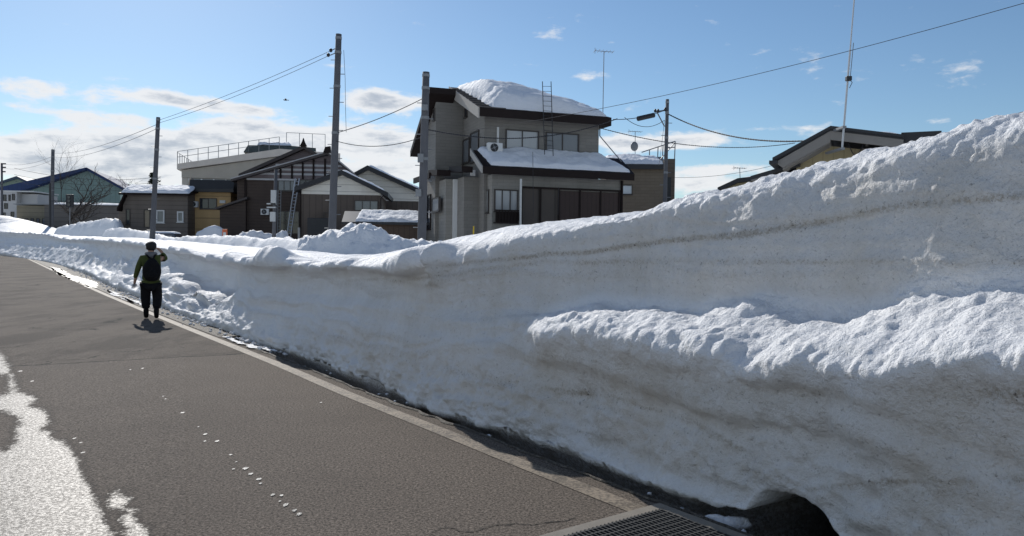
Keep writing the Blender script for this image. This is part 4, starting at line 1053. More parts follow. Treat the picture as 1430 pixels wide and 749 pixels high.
# ------------------------------------------------------------------ gable house helper
def gable(fr, roofpx, y0, y1, wallx, zsplit, up_mat, lo_mat, roof_mat, th=.22, over=.55, roofname='roof', inset=0.0):
    """roofpx: polyline of px points (left eave, apex, right eave) of the roof's top edge on plane y0-over"""
    yo = y0 - over
    R3 = [fr.hy(x, y, yo) for x, y in roofpx]
    # keep the eaves to the front plane: band polygon
    m = MB()
    for (a, b) in zip(R3[:-1], R3[1:]):
        poly = [a, b, (b[0], b[1] - th), (a[0], a[1] - th)]
        m.prism(poly, 'y', yo, y1 + over)
    m.build(roofname, roof_mat, fr.root)
    xl = fr.hy(wallx[0], 300, y0)[0]; xr = fr.hy(wallx[1], 300, y0)[0]
    def ztop(x):
        return np.interp(x, [p[0] for p in R3], [p[1] for p in R3]) - th - .01
    xs = sorted([xl, xr] + [p[0] for p in R3 if xl < p[0] < xr])
    zs = zsplit if zsplit is not None else -.3
    if zsplit is not None:
        m = MB(); m.box(xl + .001, xr - .001, y0 + .001, y1, -.3, zs); m.build('lower_wall', lo_mat, fr.root)
    m = MB(); m.prism([(xl, zs)] + [(x, max(ztop(x), zs + .01)) for x in xs] + [(xr, zs)], 'y', y0 - .0, y1); m.build('gable_wall', up_mat, fr.root)
    return R3, xl, xr

CREAM = mat_siding('cream_siding', (.80, .77, .68), .5); BROWN = mat_vert('brown_siding', (.105, .083, .068), .45, .6)
def gable_houses():
    # front one
    fr = Fr(475, 56, 6, 'gable_house', 'front cream and brown gable house beside the tallest middle utility pole', 'house')
    zs = fr.hy(475, 272)[1]
    R3, xl, xr = gable(fr, [(411, 261), (477, 237.5), (542, 269)], 0, 6.5, (421, 531), zs, CREAM, BROWN, BLACK, .33)
    window_y(fr, (495, 280, 528, 295), 0, 3, pm=GLASS_M)
    window_y(fr, (452, 297, 461, 309), 0, 1, fm=FRAME_M, pm=BROWN, t=.05)
    m = MB(); a = fr.hy(532, 277, -.1); m.tube([(xr + .05, -.1, -.2), (xr + .05, -.1, a[1]), (xr + .4, -.35, a[1] + .35)], .04, 6); m.build('downpipe', DARK, fr.root); m = MB(); b = fr.hy(421, 268, -.1); m.tube([(xl - .06, -.1, -.2), (xl - .06, -.1, b[1]), (xl - .4, -.35, b[1] + .3)], .04, 6)
    m.build('downpipe', DARK, fr.root)
    snow_slab(fr.root, [(R3[1][0] + .05, -.45, R3[1][1]), (R3[2][0] - .25, -.45, R3[2][1] + .1), (R3[2][0] - .6, 5, R3[2][1] + .25), (R3[1][0] + .1, 5, R3[1][1])], .16, 'roof_snow', (40, 24), .05, 4, .08)
    mid = (np.array(R3[0]) * .45 + np.array(R3[1]) * .55)
    snow_slab(fr.root, [(R3[0][0] + .8, -.3, R3[0][1] + .25), (R3[1][0] - .1, -.3, R3[1][1] - .03), (R3[1][0] - .1, 5, R3[1][1] - .03), (R3[0][0] + .8, 5, R3[0][1] + .25)], .1, 'roof_snow', (40, 24), .04, 6, .1)
    m = MB(); x0, z0 = fr.hy(430, 318, -1.6); x1, z1 = fr.hy(460, 305, -1.6); m.box(x0, x1, -1.9, -1.0, -.3, z1); m.build('storage_box', BLACK, fr.root, bevel=.03)
    # rear one
    fr = Fr(515, 64, 6, 'gable_house', 'rear cream and brown gable house with its right eave by the thick pole', 'house')
    zs = fr.hy(560, 281)[1]
    R3, xl, xr = gable(fr, [(480, 249), (513, 231), (590, 266)], 0, 7, (484, 600), zs, CREAM, BROWN, BLACK, .36)
    snow_slab(fr.root, [(R3[1][0] + .05, -.4, R3[1][1]), (R3[2][0] - .2, -.4, R3[2][1] + .08), (R3[2][0] - .2, 6, R3[2][1] + .08), (R3[1][0] + .1, 6, R3[1][1])], .2, 'roof_snow', (40, 24), .05, 9, .06)
    # shed
    fr = Fr(472, 42, 8, 'shed', 'low brown shed with a long snow-covered lean roof between the two middle utility poles', 'shed')
    SH = mat_vert('shed_boards', (.10, .065, .045), .3, .6)
    x1, ze = fr.hy(592, 312, 0); x0 = fr.hy(478, 312, 0)[0]
    zr = fr.hy(482, 295, 1.7)[1]
    m = MB(); m.prism([(0, -.3), (0, ze - .1), (1.7, zr - .15), (3.4, ze - .1), (3.4, -.3)], 'x', x0 + .3, x1); m.build('wall', SH, fr.root)
    m = MB(); rslab(m, [(x0, -.4, ze), (x1 + .3, -.4, ze), (x1 + .3, 1.7, zr), (x0, 1.7, zr)], .12); rslab(m, [(x0, 1.7, zr), (x1 + .3, 1.7, zr), (x1 + .3, 3.8, ze), (x0, 3.8, ze)], .12); m.build('roof', BLACK, fr.root)
    snow_slab(fr.root, [(x0 + .7, -.32, ze), (x1 + .2, -.32, ze), (x1 + .2, 1.75, zr), (x0 + .9, 1.75, zr)], .17, 'roof_snow', (80, 24), .07, 12, .03)
gable_houses()

# ------------------------------------------------------------------ G: dark timber house
def timber_house():
    fr = Fr(372, 60, 4, 'timber_house', 'dark timber-clad two-storey house with a banded gable and ridge-end ornaments', 'house'); rt = fr.root
    WOOD = mat_siding('dark_wood_boards', (.065, .047, .038), .24); BAND = mat_siding('grey_violet_board', (.17, .14, .14), .9)
    PLAS = mat_plain('pale_plaster', (.42, .42, .42), .8); RF = mat_plain('old_metal_roof', (.06, .05, .048), .6, .35, 2)
    # front gable
    pts = [(322, 250), (457, 212), (492, 241)]
    yo = -.6; R3 = [fr.hy(x, y, yo) for x, y in pts]
    m = MB()
    for a, b in zip(R3[:-1], R3[1:]): m.prism([a, b, (b[0], b[1] - .2), (a[0], a[1] - .2)], 'y', yo, 5)
    m.build('front_roof', RF, rt)
    m = MB()
    for a, b in zip(R3[:-1], R3[1:]): m.prism([(a[0], a[1] + .05), (b[0], b[1] + .05), (b[0], b[1] - .03), (a[0], a[1] - .03)], 'y', yo - .05, yo - .003)
    m.build('verge_trim', PLAS, rt)
    xl = fr.hy(331, 300, 0)[0]; xm = fr.hy(344, 255, 0)[0]; xr = fr.hy(486, 300, 0)[0]; zs = fr.hy(380, 250, 0)[1]
    zt = lambda x: np.interp(x, [p[0] for p in R3], [p[1] for p in R3]) - .22
    m = MB(); m.prism([(xl, zs), (xl, max(zs + .02, zt(xl))), (R3[1][0], zt(R3[1][0])), (xr, zt(xr)), (xr, zs)], 'y', 0, 6); m.build('gable_wall', BAND, rt)
    xw = fr.hy(384, 300, 0)[0]; m = MB(); m.box(xl, xr, .001, 6, -.3, zs - .002); m.build('lower_wall', WOOD, rt)
    # plaster bands and dark posts in the gable
    f = MB(); fp = MB()
    for (yy, xa, xb) in ((229, 385, 478), (235, 370, 486), (241, 352, 486)):
        a = fr.hy(xa, yy, 0); b = fr.hy(xb, yy, 0); f.box(max(a[0], xl), min(b[0], xr), -.045, -.002, a[1] - .16, a[1])
    f.build('plaster_bands', PLAS, rt)
    for xx in (392, 408, 423, 438, 454):
        a = fr.hy(xx, 248, 0); MB().box(a[0] - .07, a[0] + .07, -.1, -.048, zs + .02, min(zt(a[0]), fr.hy(xx, 222, 0)[1])).build('gable_post', DARK, rt)
    m = MB(); a = fr.hy(345, 249, 0)[0]; b = fr.hy(415, 249, 0)[0]; m.box(a, b, -.12, -.002, zs - .12, zs + .02); m.build('eave_board', PLAS, rt)
    # vertical posts on the boarded wall
    for xx in (343, 384): a = fr.hy(xx, 250, 0); MB().box(a[0] - .08, a[0] + .08, -.08, -.002, -.3, zs - .13).build('wall_post', DARK, rt)
    # rear gable
    pts = [(333, 243), (424, 203), (486, 240)]
    yo = 6.4; Q3 = [fr.hy(x, y, yo) for x, y in pts]; m = MB()
    for a, b in zip(Q3[:-1], Q3[1:]): m.prism([a, b, (b[0], b[1] - .3), (a[0], a[1] - .3)], 'y', yo, 12)
    m.build('rear_roof', RF, rt)
    xm0 = Q3[0][0] + .4; xm1 = Q3[2][0] - .4
    m = MB(); zq = lambda x: np.interp(x, [p[0] for p in Q3], [p[1] for p in Q3]) - .32
    m.prism([(xm0, -.3), (xm0, zq(xm0)), (Q3[1][0], zq(Q3[1][0])), (xm1, zq(xm1)), (xm1, -.3)], 'y', 6.9, 11.5); m.build('rear_wall', BAND, rt)
    m = MB(); c = fr.hy(424, 203, 6.4); m.prism([(c[0] - .3, c[1] - .1), (c[0] - .12, c[1] + .25), (c[0], c[1] + .62), (c[0] + .12, c[1] + .25), (c[0] + .3, c[1] - .1)], 'y', 6.2, 6.5); m.build('ridge_ornament', DARK, rt)
    m = MB(); c = fr.hy(457, 212, -.6); m.prism([(c[0] - .3, c[1] - .1), (c[0] - .15, c[1] + .35), (c[0] + .25, c[1] + .42), (c[0] + .3, c[1] - .1)], 'y', -.75, -.45); m.build('ridge_ornament', DARK, rt)
    # left lean-to
    yl = -.4; a = fr.hy(300, 290, yl - .4); b = fr.hy(345, 275, yl - .4); m = MB(); m.prism([a, b, (b[0], b[1] - .16), (a[0], a[1] - .16)], 'y', yl - .4, 4); m.build('lean_to_roof', RF, rt)
    xa = fr.hy(307, 300, yl)[0]; xb = fr.hy(343, 300, yl)[0]; za = fr.hy(307, 292, yl)[1]; zb_ = fr.hy(343, 280, yl)[1]
    m = MB(); m.prism([(xa, -.3), (xa, za), (xb, zb_), (xb, -.3)], 'y', yl, 4); m.build('lean_to_wall', WOOD, rt)
    window_y(fr, (388, 252, 414, 267), 0, 3, pm=GLASS_M); window_y(fr, (389, 295, 418, 327), 0, 3, fm=FRAME_M, pm=GLASS_D, sill=False, bars=1)
    window_y(fr, (418, 251, 436, 266), 0, 2, pm=GLASS_D)
    a0, z1 = fr.hy(365.5, 292, 0); a1, z0 = fr.hy(377, 300.5, 0); ac_unit(rt, a0, a1, z0, z1, -.05, .3)
    # silver leaning ladder
    lad = empty('ladder', (0, 0, 0)); tag(lad, 'pale aluminium ladder leaning against the timber house', 'ladder')
    A0, A1 = atD(400.5, 331, 57), atD(412.5, 249.5, 58.5); B0, B1 = atD(406, 331, 57), atD(418, 249.5, 58.5)
    for a, b in ((A0, A1), (B0, B1)): m = MB(); m.tube([a, b], .05, 6); m.build('rail', GALV, lad)
    for k in range(1, 18): MB().tube([A0.lerp(A1, k / 18), B0.lerp(B1, k / 18)], .03, 5).build('rung', GALV, lad)
    lad = empty('ladder', (0, 0, 0)); tag(lad, 'upright grey ladder fixed beside the short post at the timber house', 'ladder')
    A0, A1 = atD(387.5, 330, 59), atD(388.5, 266, 59); B0, B1 = atD(391.5, 330, 59), atD(392.5, 266, 59)
    for a, b in ((A0, A1), (B0, B1)): m = MB(); m.tube([a, b], .03, 6); m.build('rail', STEEL, lad)
    for k in range(1, 14): MB().tube([A0.lerp(A1, k / 14), B0.lerp(B1, k / 14)], .02, 5).build('rung', STEEL, lad)
timber_house()

# ------------------------------------------------------------------ I, J: tan box and brown bungalow, H: long hall with roof railing
def left_buildings():
    fr = Fr(264, 62, 3, 'flat_building', 'small mustard tan building with a dark fascia and one wide window', 'building'); rt = fr.root
    W_ = mat_siding('mustard_siding', (.52, .35, .17), .9); x1 = fr.hy(322, 300)[0]; zt = fr.hy(300, 268)[1]; zf = fr.hy(300, 252.5)[1]
    m = MB(); m.box(0, x1, 0, 6, -.3, zt); m.build('wall', W_, rt)
    m = MB(); a = fr.hy(262, 268, -.6)[0]; b = fr.hy(326, 268, -.6)[0]
    m.prism([(-.6, zt - .05), (-.6, zt + .2), (-.42, zf + .02), (6.2, zf + .02), (6.2, zt - .05)], 'x', a + .12, b); m.build('roof', BLACK, rt)
    m = MB(); m.prism([(-.62, zt - .02), (-.62, zt + .15), (-.1, zf + .25), (.5, zf + .1), (2.2, zt - .02)], 'x', a - .02, a + .115); m.build('barge_board', mat_plain('peach_board', (.45, .36, .27), .6), rt)
    m = MB(); m.tube([(-.06, -.06, -.3), (-.06, -.06, zt)], .06, 8); m.build('downpipe', DARK, rt)
    window_y(fr, (279, 277, 303, 292), 0, 2, pm=GLASS_D)
    m = MB(); c = fr.hy(307, 280, 0); d = fr.hy(315, 284, 0); m.box(c[0], d[0], -.08, -.002, d[1], c[1]); m.build('sign_board', WHITEP, rt)
    a0, z1 = fr.hy(268, 281.5, 0); a1, z0 = fr.hy(278, 290, 0); ac_unit(rt, a0, a1, z0, z1, -.05, .3)
    # bungalow
    fr = Fr(172, 60, 4, 'bungalow', 'single-storey brown-grey bungalow with a flat thick layer of roof snow', 'house'); rt = fr.root
    W_ = mat_siding('taupe_siding', (.155, .132, .112), .35); x1 = fr.hy(262, 300)[0]; zt = fr.hy(215, 272)[1]
    m = MB(); m.prism([(0, -.3), (0, zt), (3.5, zt + .55), (7, zt), (7, -.3)], 'x', 0, x1); m.build('wall', W_, rt)
    m = MB(); a = fr.hy(171, 270, -.5)[0]; b = fr.hy(264, 270, -.5)[0]
    rslab(m, [(a - .3, -.5, zt + .08), (b, -.5, zt + .08), (b, 3.5, zt + .75), (a - .3, 3.5, zt + .75)], .16); rslab(m, [(a - .3, 3.5, zt + .75), (b, 3.5, zt + .75), (b, 7.5, zt + .08), (a - .3, 7.5, zt + .08)], .16)
    m.build('roof', DARK, rt)
    snow_slab(rt, [(a - .2, -.45, zt + .06), (b - .05, -.45, zt + .06), (b - .05, 1.3, zt + .75), (a - .2, 1.3, zt + .75)], .22, 'roof_snow', (70, 30), .06, 14, .05)
    # porch at left end
    m = MB(); p = fr.hy(163, 291, -.6); q = fr.hy(173, 270, -.6); m.prism([p, q, (q[0] + .0, q[1] - .22), (p[0], p[1] - .22)], 'y', -.6, 3.0); m.build('porch_roof', DARK, rt)
    m = MB(); p = fr.hy(166, 300, .3)[0]; m.box(p, -.002, .3, 3, -.3, fr.hy(170, 284, .3)[1]); m.build('porch_wall', W_, rt)
    window_y(fr, (218.5, 293.5, 230, 311.5), 0, 1, fm=FRAME_W, pm=GLASS_M, t=.1); window_y(fr, (247.5, 295.5, 256.5, 310.5), 0, 1, fm=FRAME_W, pm=GLASS_M, t=.1)
    window_y(fr, (201, 293, 210, 318), 0, 1, fm=FRAME_M, pm=mat_glass('brown_door_glass', (.16, .12, .09)), name='door', sill=False)
    window_y(fr, (176, 292, 182, 314), 0, 1, fm=FRAME_M, pm=GLASS_D)
    # hall
    fr = Fr(247, 105, 14, 'concrete_hall', 'long pale concrete hall with a fenced flat roof rising behind the timber house', 'building'); rt = fr.root
    C_ = mat_siding('pale_concrete', (.45, .42, .37), 1.2)
    z0 = fr.hy(255, 262, 1)[1]; zp = fr.hy(247, 229, 0)[1]
    xr = fr.hy(475, 240, 0)[0]
    xw = fr.hy(254, 240, 1)[0]
    m = MB(); m.box(xw, xr - 1, 1.0, 22, -.3, zp - 1.0); m.build('wall', C_, rt)
    # sloping roof edge: two-piece slab, rising to the right
    zr_ = fr.hy(390, 208, 0)[1]; xk = fr.hy(390, 208, 0)[0]; x0 = 0
    m = MB()
    m.prism([(x0, zp), (xk, zr_), (xr, zr_ - .3), (xr, zr_ - 1.3), (xk, zr_ - 1.0), (x0, zp - .75)], 'y', 0, 23); m.build('roof_parapet', mat_plain('parapet_concrete', (.55, .50, .44), .8, .2, .8), rt)
    m = MB(); m.prism([(xw + .02, zp - 1.8), (xw + .02, zp - .8), (xk, zr_ - 1.05), (xr - 1.1, zr_ - 1.35), (xr - 1.1, zp - 1.8)], 'y', .6, .99); m.build('upper_fascia', mat_plain('beige_fascia', (.36, .33, .28), .8, .15, .8), rt)
    m = MB()
    m.box(xw + 1, xr - 1, .8, .998, zp - 3.1, zp - 1.9); wb = m.build('window_band', GLASS_M, rt)
    m = MB(); k = xw + 1
    while k < xr - 1: m.box(k - .1, k + .1, .7, .799, zp - 3.1, zp - 1.9); k += 1.6
    m.build('window_mullions', WHITEP, rt)
    m = MB(); m.box(xw + 3.0, xr - 1, -.4, .79, zp - 3.9, zp - 3.4); m.build('canopy', BLACK, rt)
    xk0 = fr.hy(347, 215, 0)[0]; zk = np.interp(xk0, [x0, xk], [zp, zr_])
    railing(rt, [(x0 + .05, .1, zp), (xk0, .1, zk), (xk, .1, zr_)], 1.7, STEEL, 1.25, r=.045, rails=(1.0, .55)); railing(rt, [(x0 + .05, .1, zp), (x0 + .05, 20, zp)], 1.6, STEEL, 1.8, r=.045, name='side_railing', rails=(1.0,))
    a = fr.hy(400, 205, 6); b = fr.hy(454, 210, 6); m = MB()
    railing(rt, [(a[0], 6, a[1]), (b[0], 6, a[1])], 2.1, STEEL, 1.5, r=.045, name='upper_railing', rails=(1.0,))
    # covered rooftop structure with snow
    a = fr.hy(340, 205, 4)[0]; b = fr.hy(402, 205, 4)[0]; zt = fr.hy(370, 203, 4)[1]
    m = MB(); m.prism([(a, zt - 1.1), (a + .6, zt - .1), (b, zt + .1), (b + 4, zt - .1), (b + 4, zt - 1.4)], 'y', 4, 10); m.build('roof_structure', mat_plain('dark_teal_roofing', (.06, .08, .085), .7, .5, 2), rt)
    snow_slab(rt, [(a + 2.0, 3.7, zt + .0), (b + .5, 3.7, zt + .1), (b + .5, 9, zt + .1), (a + 2.0, 9, zt + .0)], .5, 'roof_snow', (40, 16), .15, 21, .1)
    # gym with blue roof
    fr = Fr(121, 122, 16, 'gymnasium', 'big pale green gable hall with a deep blue roof at the far left', 'building'); rt = fr.root
    BLUE = mat_vert('blue_metal_roof', (.018, .04, .12), .6, .7); GRN = mat_vert('pale_green_panel', (.22, .31, .29), .8, .8)
    P3 = [fr.hy(x, y, 0) for x, y in ((18, 269), (121, 234), (172, 262))]
    m = MB()
    ybk = 26
    for a, b in zip(P3[:-1], P3[1:]): m.prism([a, b, (b[0], b[1] - .45), (a[0], a[1] - .45)], 'y', 0, ybk)
    L1 = fr.hy(-8, 264, -.1); L2 = fr.hy(18, 271, -.1); Ap = fr.hy(121, 234.5, -.1); Aq = fr.hy(119, 238, -.1); m.prism([L1, Ap, Aq, L2, fr.hy(-8, 275, -.1)], 'y', -.6, -.05)
    m.build('roof', BLUE, rt)
    m = MB(); zt = lambda x: np.interp(x, [p[0] for p in P3], [p[1] for p in P3]) - .47
    xa, xb = P3[0][0] + .6, P3[2][0] - .6
    m.prism([(xa, -.3), (xa, zt(xa)), (P3[1][0], zt(P3[1][0])), (xb, zt(xb)), (xb, -.3)], 'y', .8, ybk - .5); m.build('wall', GRN, rt)
    # lower roof extension visible left of the gable
    # low front building with snow edge
    fr = Fr(23, 102, 3, 'long_shed', 'long low tan-grey building with a thin snow line along its roof edge', 'building'); rt = fr.root
    x1 = fr.hy(168, 300)[0]; xm = fr.hy(62, 300)[0]; z1 = fr.hy(100, 287)[1]
    m = MB(); m.box(xm + .002, x1, 0, 8, -.3, z1); m.build('wall', mat_siding('greige_wall', (.17, .155, .14), .6), rt)
    m = MB(); m.box(0, xm, .1, 8, -.3, z1 - .1); m.build('left_wall', mat_siding('khaki_wall', (.23, .205, .15), .6), rt)
    m = MB(); m.box(-.2, x1 + .2, -.3, 8.2, z1 + .002, z1 + .12); m.build('roof', STEEL, rt)
    snow_slab(rt, [(fr.hy(75, 285)[0], -.25, z1 + .11), (x1 + .1, -.25, z1 + .11), (x1 + .1, 8, z1 + .3), (fr.hy(65, 285)[0], 8, z1 + .3)], .28, 'roof_snow', (50, 20), .06, 31, .05)
    for i in range(5): window_y(fr, (27 + i * 8, 305, 31.5 + i * 8, 316), .1, 1, fm=FRAME_M, pm=GLASS_M, t=.08, sill=False)
    # small white block
    fr = Fr(2, 110, 5, 'white_building', 'small two-storey white block with dark square windows at the left edge', 'building'); rt = fr.root
    x1, z1 = fr.hy(46, 268.5); x0 = fr.hy(-6, 268)[0]
    m = MB(); m.box(x0, fr.hy(23, 268)[0], 0, 7, -.3, z1); m.box(fr.hy(23, 268)[0] + .001, x1, 1.2, 7, -.3, z1 - .2); m.build('wall', mat_plain('white_render', (.50, .50, .50), .8, .12, .6), rt)
    m = MB(); m.box(x0 - .15, x1 + .15, -.15, 7.1, z1 + .002, z1 + .16); m.build('roof_edge', WHITEP, rt)
    for r_ in ((4, 272, 9, 281), (12, 272, 15, 281), (17, 271, 21, 280), (6, 284, 11, 292), (4, 297, 8, 303), (15, 296, 20, 303)): window_y(fr, r_, 0, 1, pm=GLASS_D, t=.08, sill=False)
    # far small green house
    fr = Fr(22, 160, 0, 'gable_house', 'distant small green gable house just right of the left edge', 'house')
    gable(fr, [(-8, 256), (23, 246), (38, 253)], 0, 8, (-6, 36), None, mat_plain('faded_green_wall', (.16, .21, .17), .8), None, mat_plain('dark_blue_roof', (.03, .05, .08), .6), .5, over=.5)
left_buildings()

# ------------------------------------------------------------------ D: house at the right behind the bank
def right_house():
    fr = Fr(1160, 22, -25, 'gable_house', 'beige gable house with black roof edges peeking over the snow bank at the right', 'house'); rt = fr.root
    BE = mat_vert('beige_panel', (.30, .25, .14), .28, .75); SOF = mat_plain('pale_soffit', (.21, .20, .185), .7, .1)
    L0 = fr.hy(1080, 222, -.9); A = fr.hy(1160, 178, -.9); B = fr.hy(1262, 190, -.9)
    m = MB(); m.prism([L0, A, (A[0], A[1] - .09), (L0[0], L0[1] - .09)], 'y', -.9, 8)
    rslab(m, [(A[0], -.9, A[1]), (B[0], -.9, B[1]), (B[0], 8, B[1]), (A[0], 8, A[1])], .09); m.build('roof', BLACK, rt)
    # broad fascia + soffit under the left rake
    m = MB(); m.prism([(L0[0] + .05, L0[1] - .10), (A[0], A[1] - .095), (A[0], A[1] - .40), (L0[0] + .25, L0[1] - .26)], 'y', -.88, -.80)
    m.prism([(A[0] + .002, A[1] - .095), (B[0], B[1] - .095), (B[0], B[1] - .32), (A[0] + .002, A[1] - .34)], 'y', -.88, -.80); m.build('fascia', SOF, rt)
    m = MB(); m.prism([(L0[0] + .25, L0[1] - .26), (A[0], A[1] - .36), (A[0], A[1] - .42), (L0[0] + .25, L0[1] - .32)], 'y', -.795, .0); m.build('soffit', SOF, rt)
    m = MB(); m.prism([(L0[0] - .02, L0[1] + .03), (A[0], A[1] + .035), (A[0], A[1] - .05), (L0[0] - .02, L0[1] - .07)], 'y', -.96, -.905)
    m.prism([(A[0] + .002, A[1] + .035), (B[0], B[1] + .03), (B[0], B[1] - .05), (A[0] + .002, A[1] - .05)], 'y', -.96, -.905); m.box(L0[0] - .1, L0[0] + .12, -1.05, 8, L0[1] - .16, L0[1] - .06)
    m.build('gutter', BLACK, rt)
    xl = fr.hy(1112, 230, 0)[0]; xr = B[0] - .15
    zt = lambda x: np.interp(x, [L0[0], A[0], B[0]], [L0[1], A[1], B[1]]) - .38
    m = MB(); m.prism([(xl, -.3), (xl, zt(xl)), (A[0], zt(A[0]) - .03), (xr, zt(xr)), (xr, -.3)], 'y', 0, 7.5); m.build('wall', BE, rt)
    m = MB(); a = fr.hy(1204, 190, -.02); m.box(a[0], a[0] + .28, -.07, -.002, 1, zt(a[0])); m.box(a[0] + .1, a[0] + .16, -.75, -.1, zt(a[0]) + .05, zt(a[0]) + .35); m.build('wall_trim', mat_plain('grey_brown_trim', (.11, .10, .09), .6), rt)
    m = MB(); m.box(B[0] - .05, B[0] + .9, -.7, 7, B[1] - .55, B[1] + .12); m.build('side_roof', BLACK, rt)
    snow_slab(rt, [(A[0] + .3, .6, A[1] + .0), (B[0] + 1.9, .6, B[1] + .02), (B[0] + 1.9, 7, B[1] + .1), (A[0] + .3, 7, A[1])], .20, 'roof_snow', (70, 24), .06, 41, .06)
    m = MB(); m.box(B[0] + .902, B[0] + 2.1, .5, 7, -.3, B[1] + .0); m.build('side_wall', BE, rt)
    # lower roof at the left
    a = fr.hy(1048, 246, -.3); b = fr.hy(1117, 226, -.3); m = MB(); m.prism([a, b, (b[0], b[1] - .12), (a[0], a[1] - .12)], 'y', -.3, 5); m.build('lower_roof', BLACK, rt)
    m = MB(); m.prism([(a[0] + .5, -.3), (a[0] + .5, a[1] - .1), (b[0], b[1] - .2), (b[0], -.3)], 'y', .0, 4.8); m.build('lower_wall', BE, rt)
    # loop of cable on the wall
    m = MB(); c = fr.hy(1189, 192, -.04); pts = []
    for k in range(13):
        t = k / 12; pts.append((c[0] - .1 + .45 * t, -.05, c[1] - .1 - .42 * math.sin(math.pi * t)))
    m.tube(pts, .012, 5); m.build('wall_cable', WIRE, rt)
    # tall antenna mast
    b0 = atD(1176, 208, 20.6); t0 = atD(1196.5, -45, 20.6)
    mast = empty('antenna_mast', b0); tag(mast, 'very tall thin steel mast with a small black box at the beige house', 'antenna mast')
    m = MB(); m.tube([(0, 0, 0), tuple((t0 - b0) * .55)], .028, 8); m.tube([tuple((t0 - b0) * .53), tuple(t0 - b0)], .020, 8); m.build('pole', GALV, mast)
    k = atD(1185, 110, 20.55) - b0; m = MB(); m.box(k.x - .07, k.x + .07, k.y - .06, k.y + .06, k.z - .06, k.z + .06); m.build('junction_box', BLACK, mast, bevel=.01)
    m = MB(); m.tube([tuple(k), tuple(k + Vector((.10, 0, -.1))), tuple(k + Vector((.03, 0, -.25)))], .01, 5); m.tube([tuple(atD(1187, 112, 20.5) - b0), tuple(atD(1192, 60, 20.5) - b0)], .009, 5); m.build('cable', WIRE, mast)
    m = MB()
    for q in (.0, .12): p = (t0 - b0) * q; m.box(p.x - .05, p.x + .05, p.y - .05, p.y + 1.0, p.z - .03, p.z + .03)
    m.build('bracket', STEEL, mast)
    # two distant roofs peeping over
    fr = Fr(1030, 45, -20, 'gable_house', 'sliver of a distant dark snowy roof just above the bank left of the beige house', 'house')
    gable(fr, [(1002, 262), (1030, 249), (1075, 244)], 0, 6, (1008, 1074), None, BE, None, BLACK, .25, .4)
    R_ = [fr.hy(x, y, -.3) for x, y in ((1030, 249), (1075, 244))]
    snow_slab(fr.root, [(R_[0][0], -.3, R_[0][1]), (R_[1][0], -.3, R_[1][1]), (R_[1][0], 5, R_[1][1]), (R_[0][0], 5, R_[0][1])], .12, 'roof_snow', (30, 12), .08, 44, .1)
    b = atD(1034, 262, 48); t = atD(1033, 235, 48); antenna(b, t, 'small distant tv aerial above the bank between the pole and the beige house', .8)
right_house()

# ------------------------------------------------------------------ utility poles
POLES = {}
def pole(px0, y0, px1, y1, D, r0, r1, label, steps=True, bands=True, extra=0):
    b = atD(px0, y0, D); t = atD(px1, y1, D); d = (t - b).normalized(); ft = b - d * ((b.z + .3) / d.z)
    root = empty('utility_pole', ft); tag(root, label, 'utility pole', 'utility poles in the snow beyond the bank')
    m = MB(); h = (t - ft); m.tube([tuple(h * k / 6) for k in range(7)], r0, 14, r1); sh = m.build('shaft', CONC_POLE, root, True)
    if bands:
        for f, rr in ((.985, 1.08), (.93, 1.12), (.80, 1.1), (.62, 1.1)):
            r = (r0 + (r1 - r0) * f) * rr; m = MB(); c = h * f; m.tube([tuple(c - d * .05), tuple(c + d * .05)], r, 14); m.build('band', STEEL, root)
    if steps:
        m = MB(); L_ = h.length; k = 2.0; s = 1
        while k < L_ - .6:
            c = d * k; r = r0 + (r1 - r0) * k / L_; m.tube([tuple(c + Vector((s * r * .8, 0, 0))), tuple(c + Vector((s * (r + .16), 0, 0)))], .015, 5); k += .55; s = -s
        m.build('step_bolts', STEEL, root)
    return root, ft, t
p3 = pole(464, 318, 473, 48, 30, .165, .115, 'tall bare concrete utility pole in the middle, beside the cream gable')
p4 = pole(589, 334, 595, 101, 27, .17, .125, 'thick concrete utility pole standing close against the left side of the tall grey house')
p2 = pole(213, 327, 221, 164, 40, .16, .10, 'concrete utility pole above the walking person in front of the brown bungalow')
p1 = pole(72, 317, 74, 209, 95, .27, .19, 'utility pole beside the bare tree at the left', False)
p0 = pole(3, 330, 2.5, 228, 105, .17, .13, 'slim dark utility pole at the very left edge with small crossarms', False, False)
p5 = pole(928.5, 285, 932, 139, 34, .105, .075, 'slim grey utility pole with a bracket to the right of the tall grey house', True)
def part_tube(root, pts, r, name, mat, seg=6):
    o_ = root.location; m = MB(); m.tube([tuple(Vector(p) - o_) for p in pts], r, seg); return m.build(name, mat, root)
# bracket of the slim pole
part_tube(p5[0], [atD(915, 156.5, 34), atD(934, 153.5, 34)], .035, 'crossarm', STEEL); part_tube(p5[0], [atD(917, 156, 34), atD(928, 177, 34)], .028, 'brace', STEEL)
m = MB();
for q in (atD(915, 155, 34), atD(919, 155, 34), atD(929, 153, 33.9)):
    m.ellip(tuple(q - p5[0].location), (.06, .06, .09), 8, 6)
m.build('insulator', BLACK, p5[0], True)
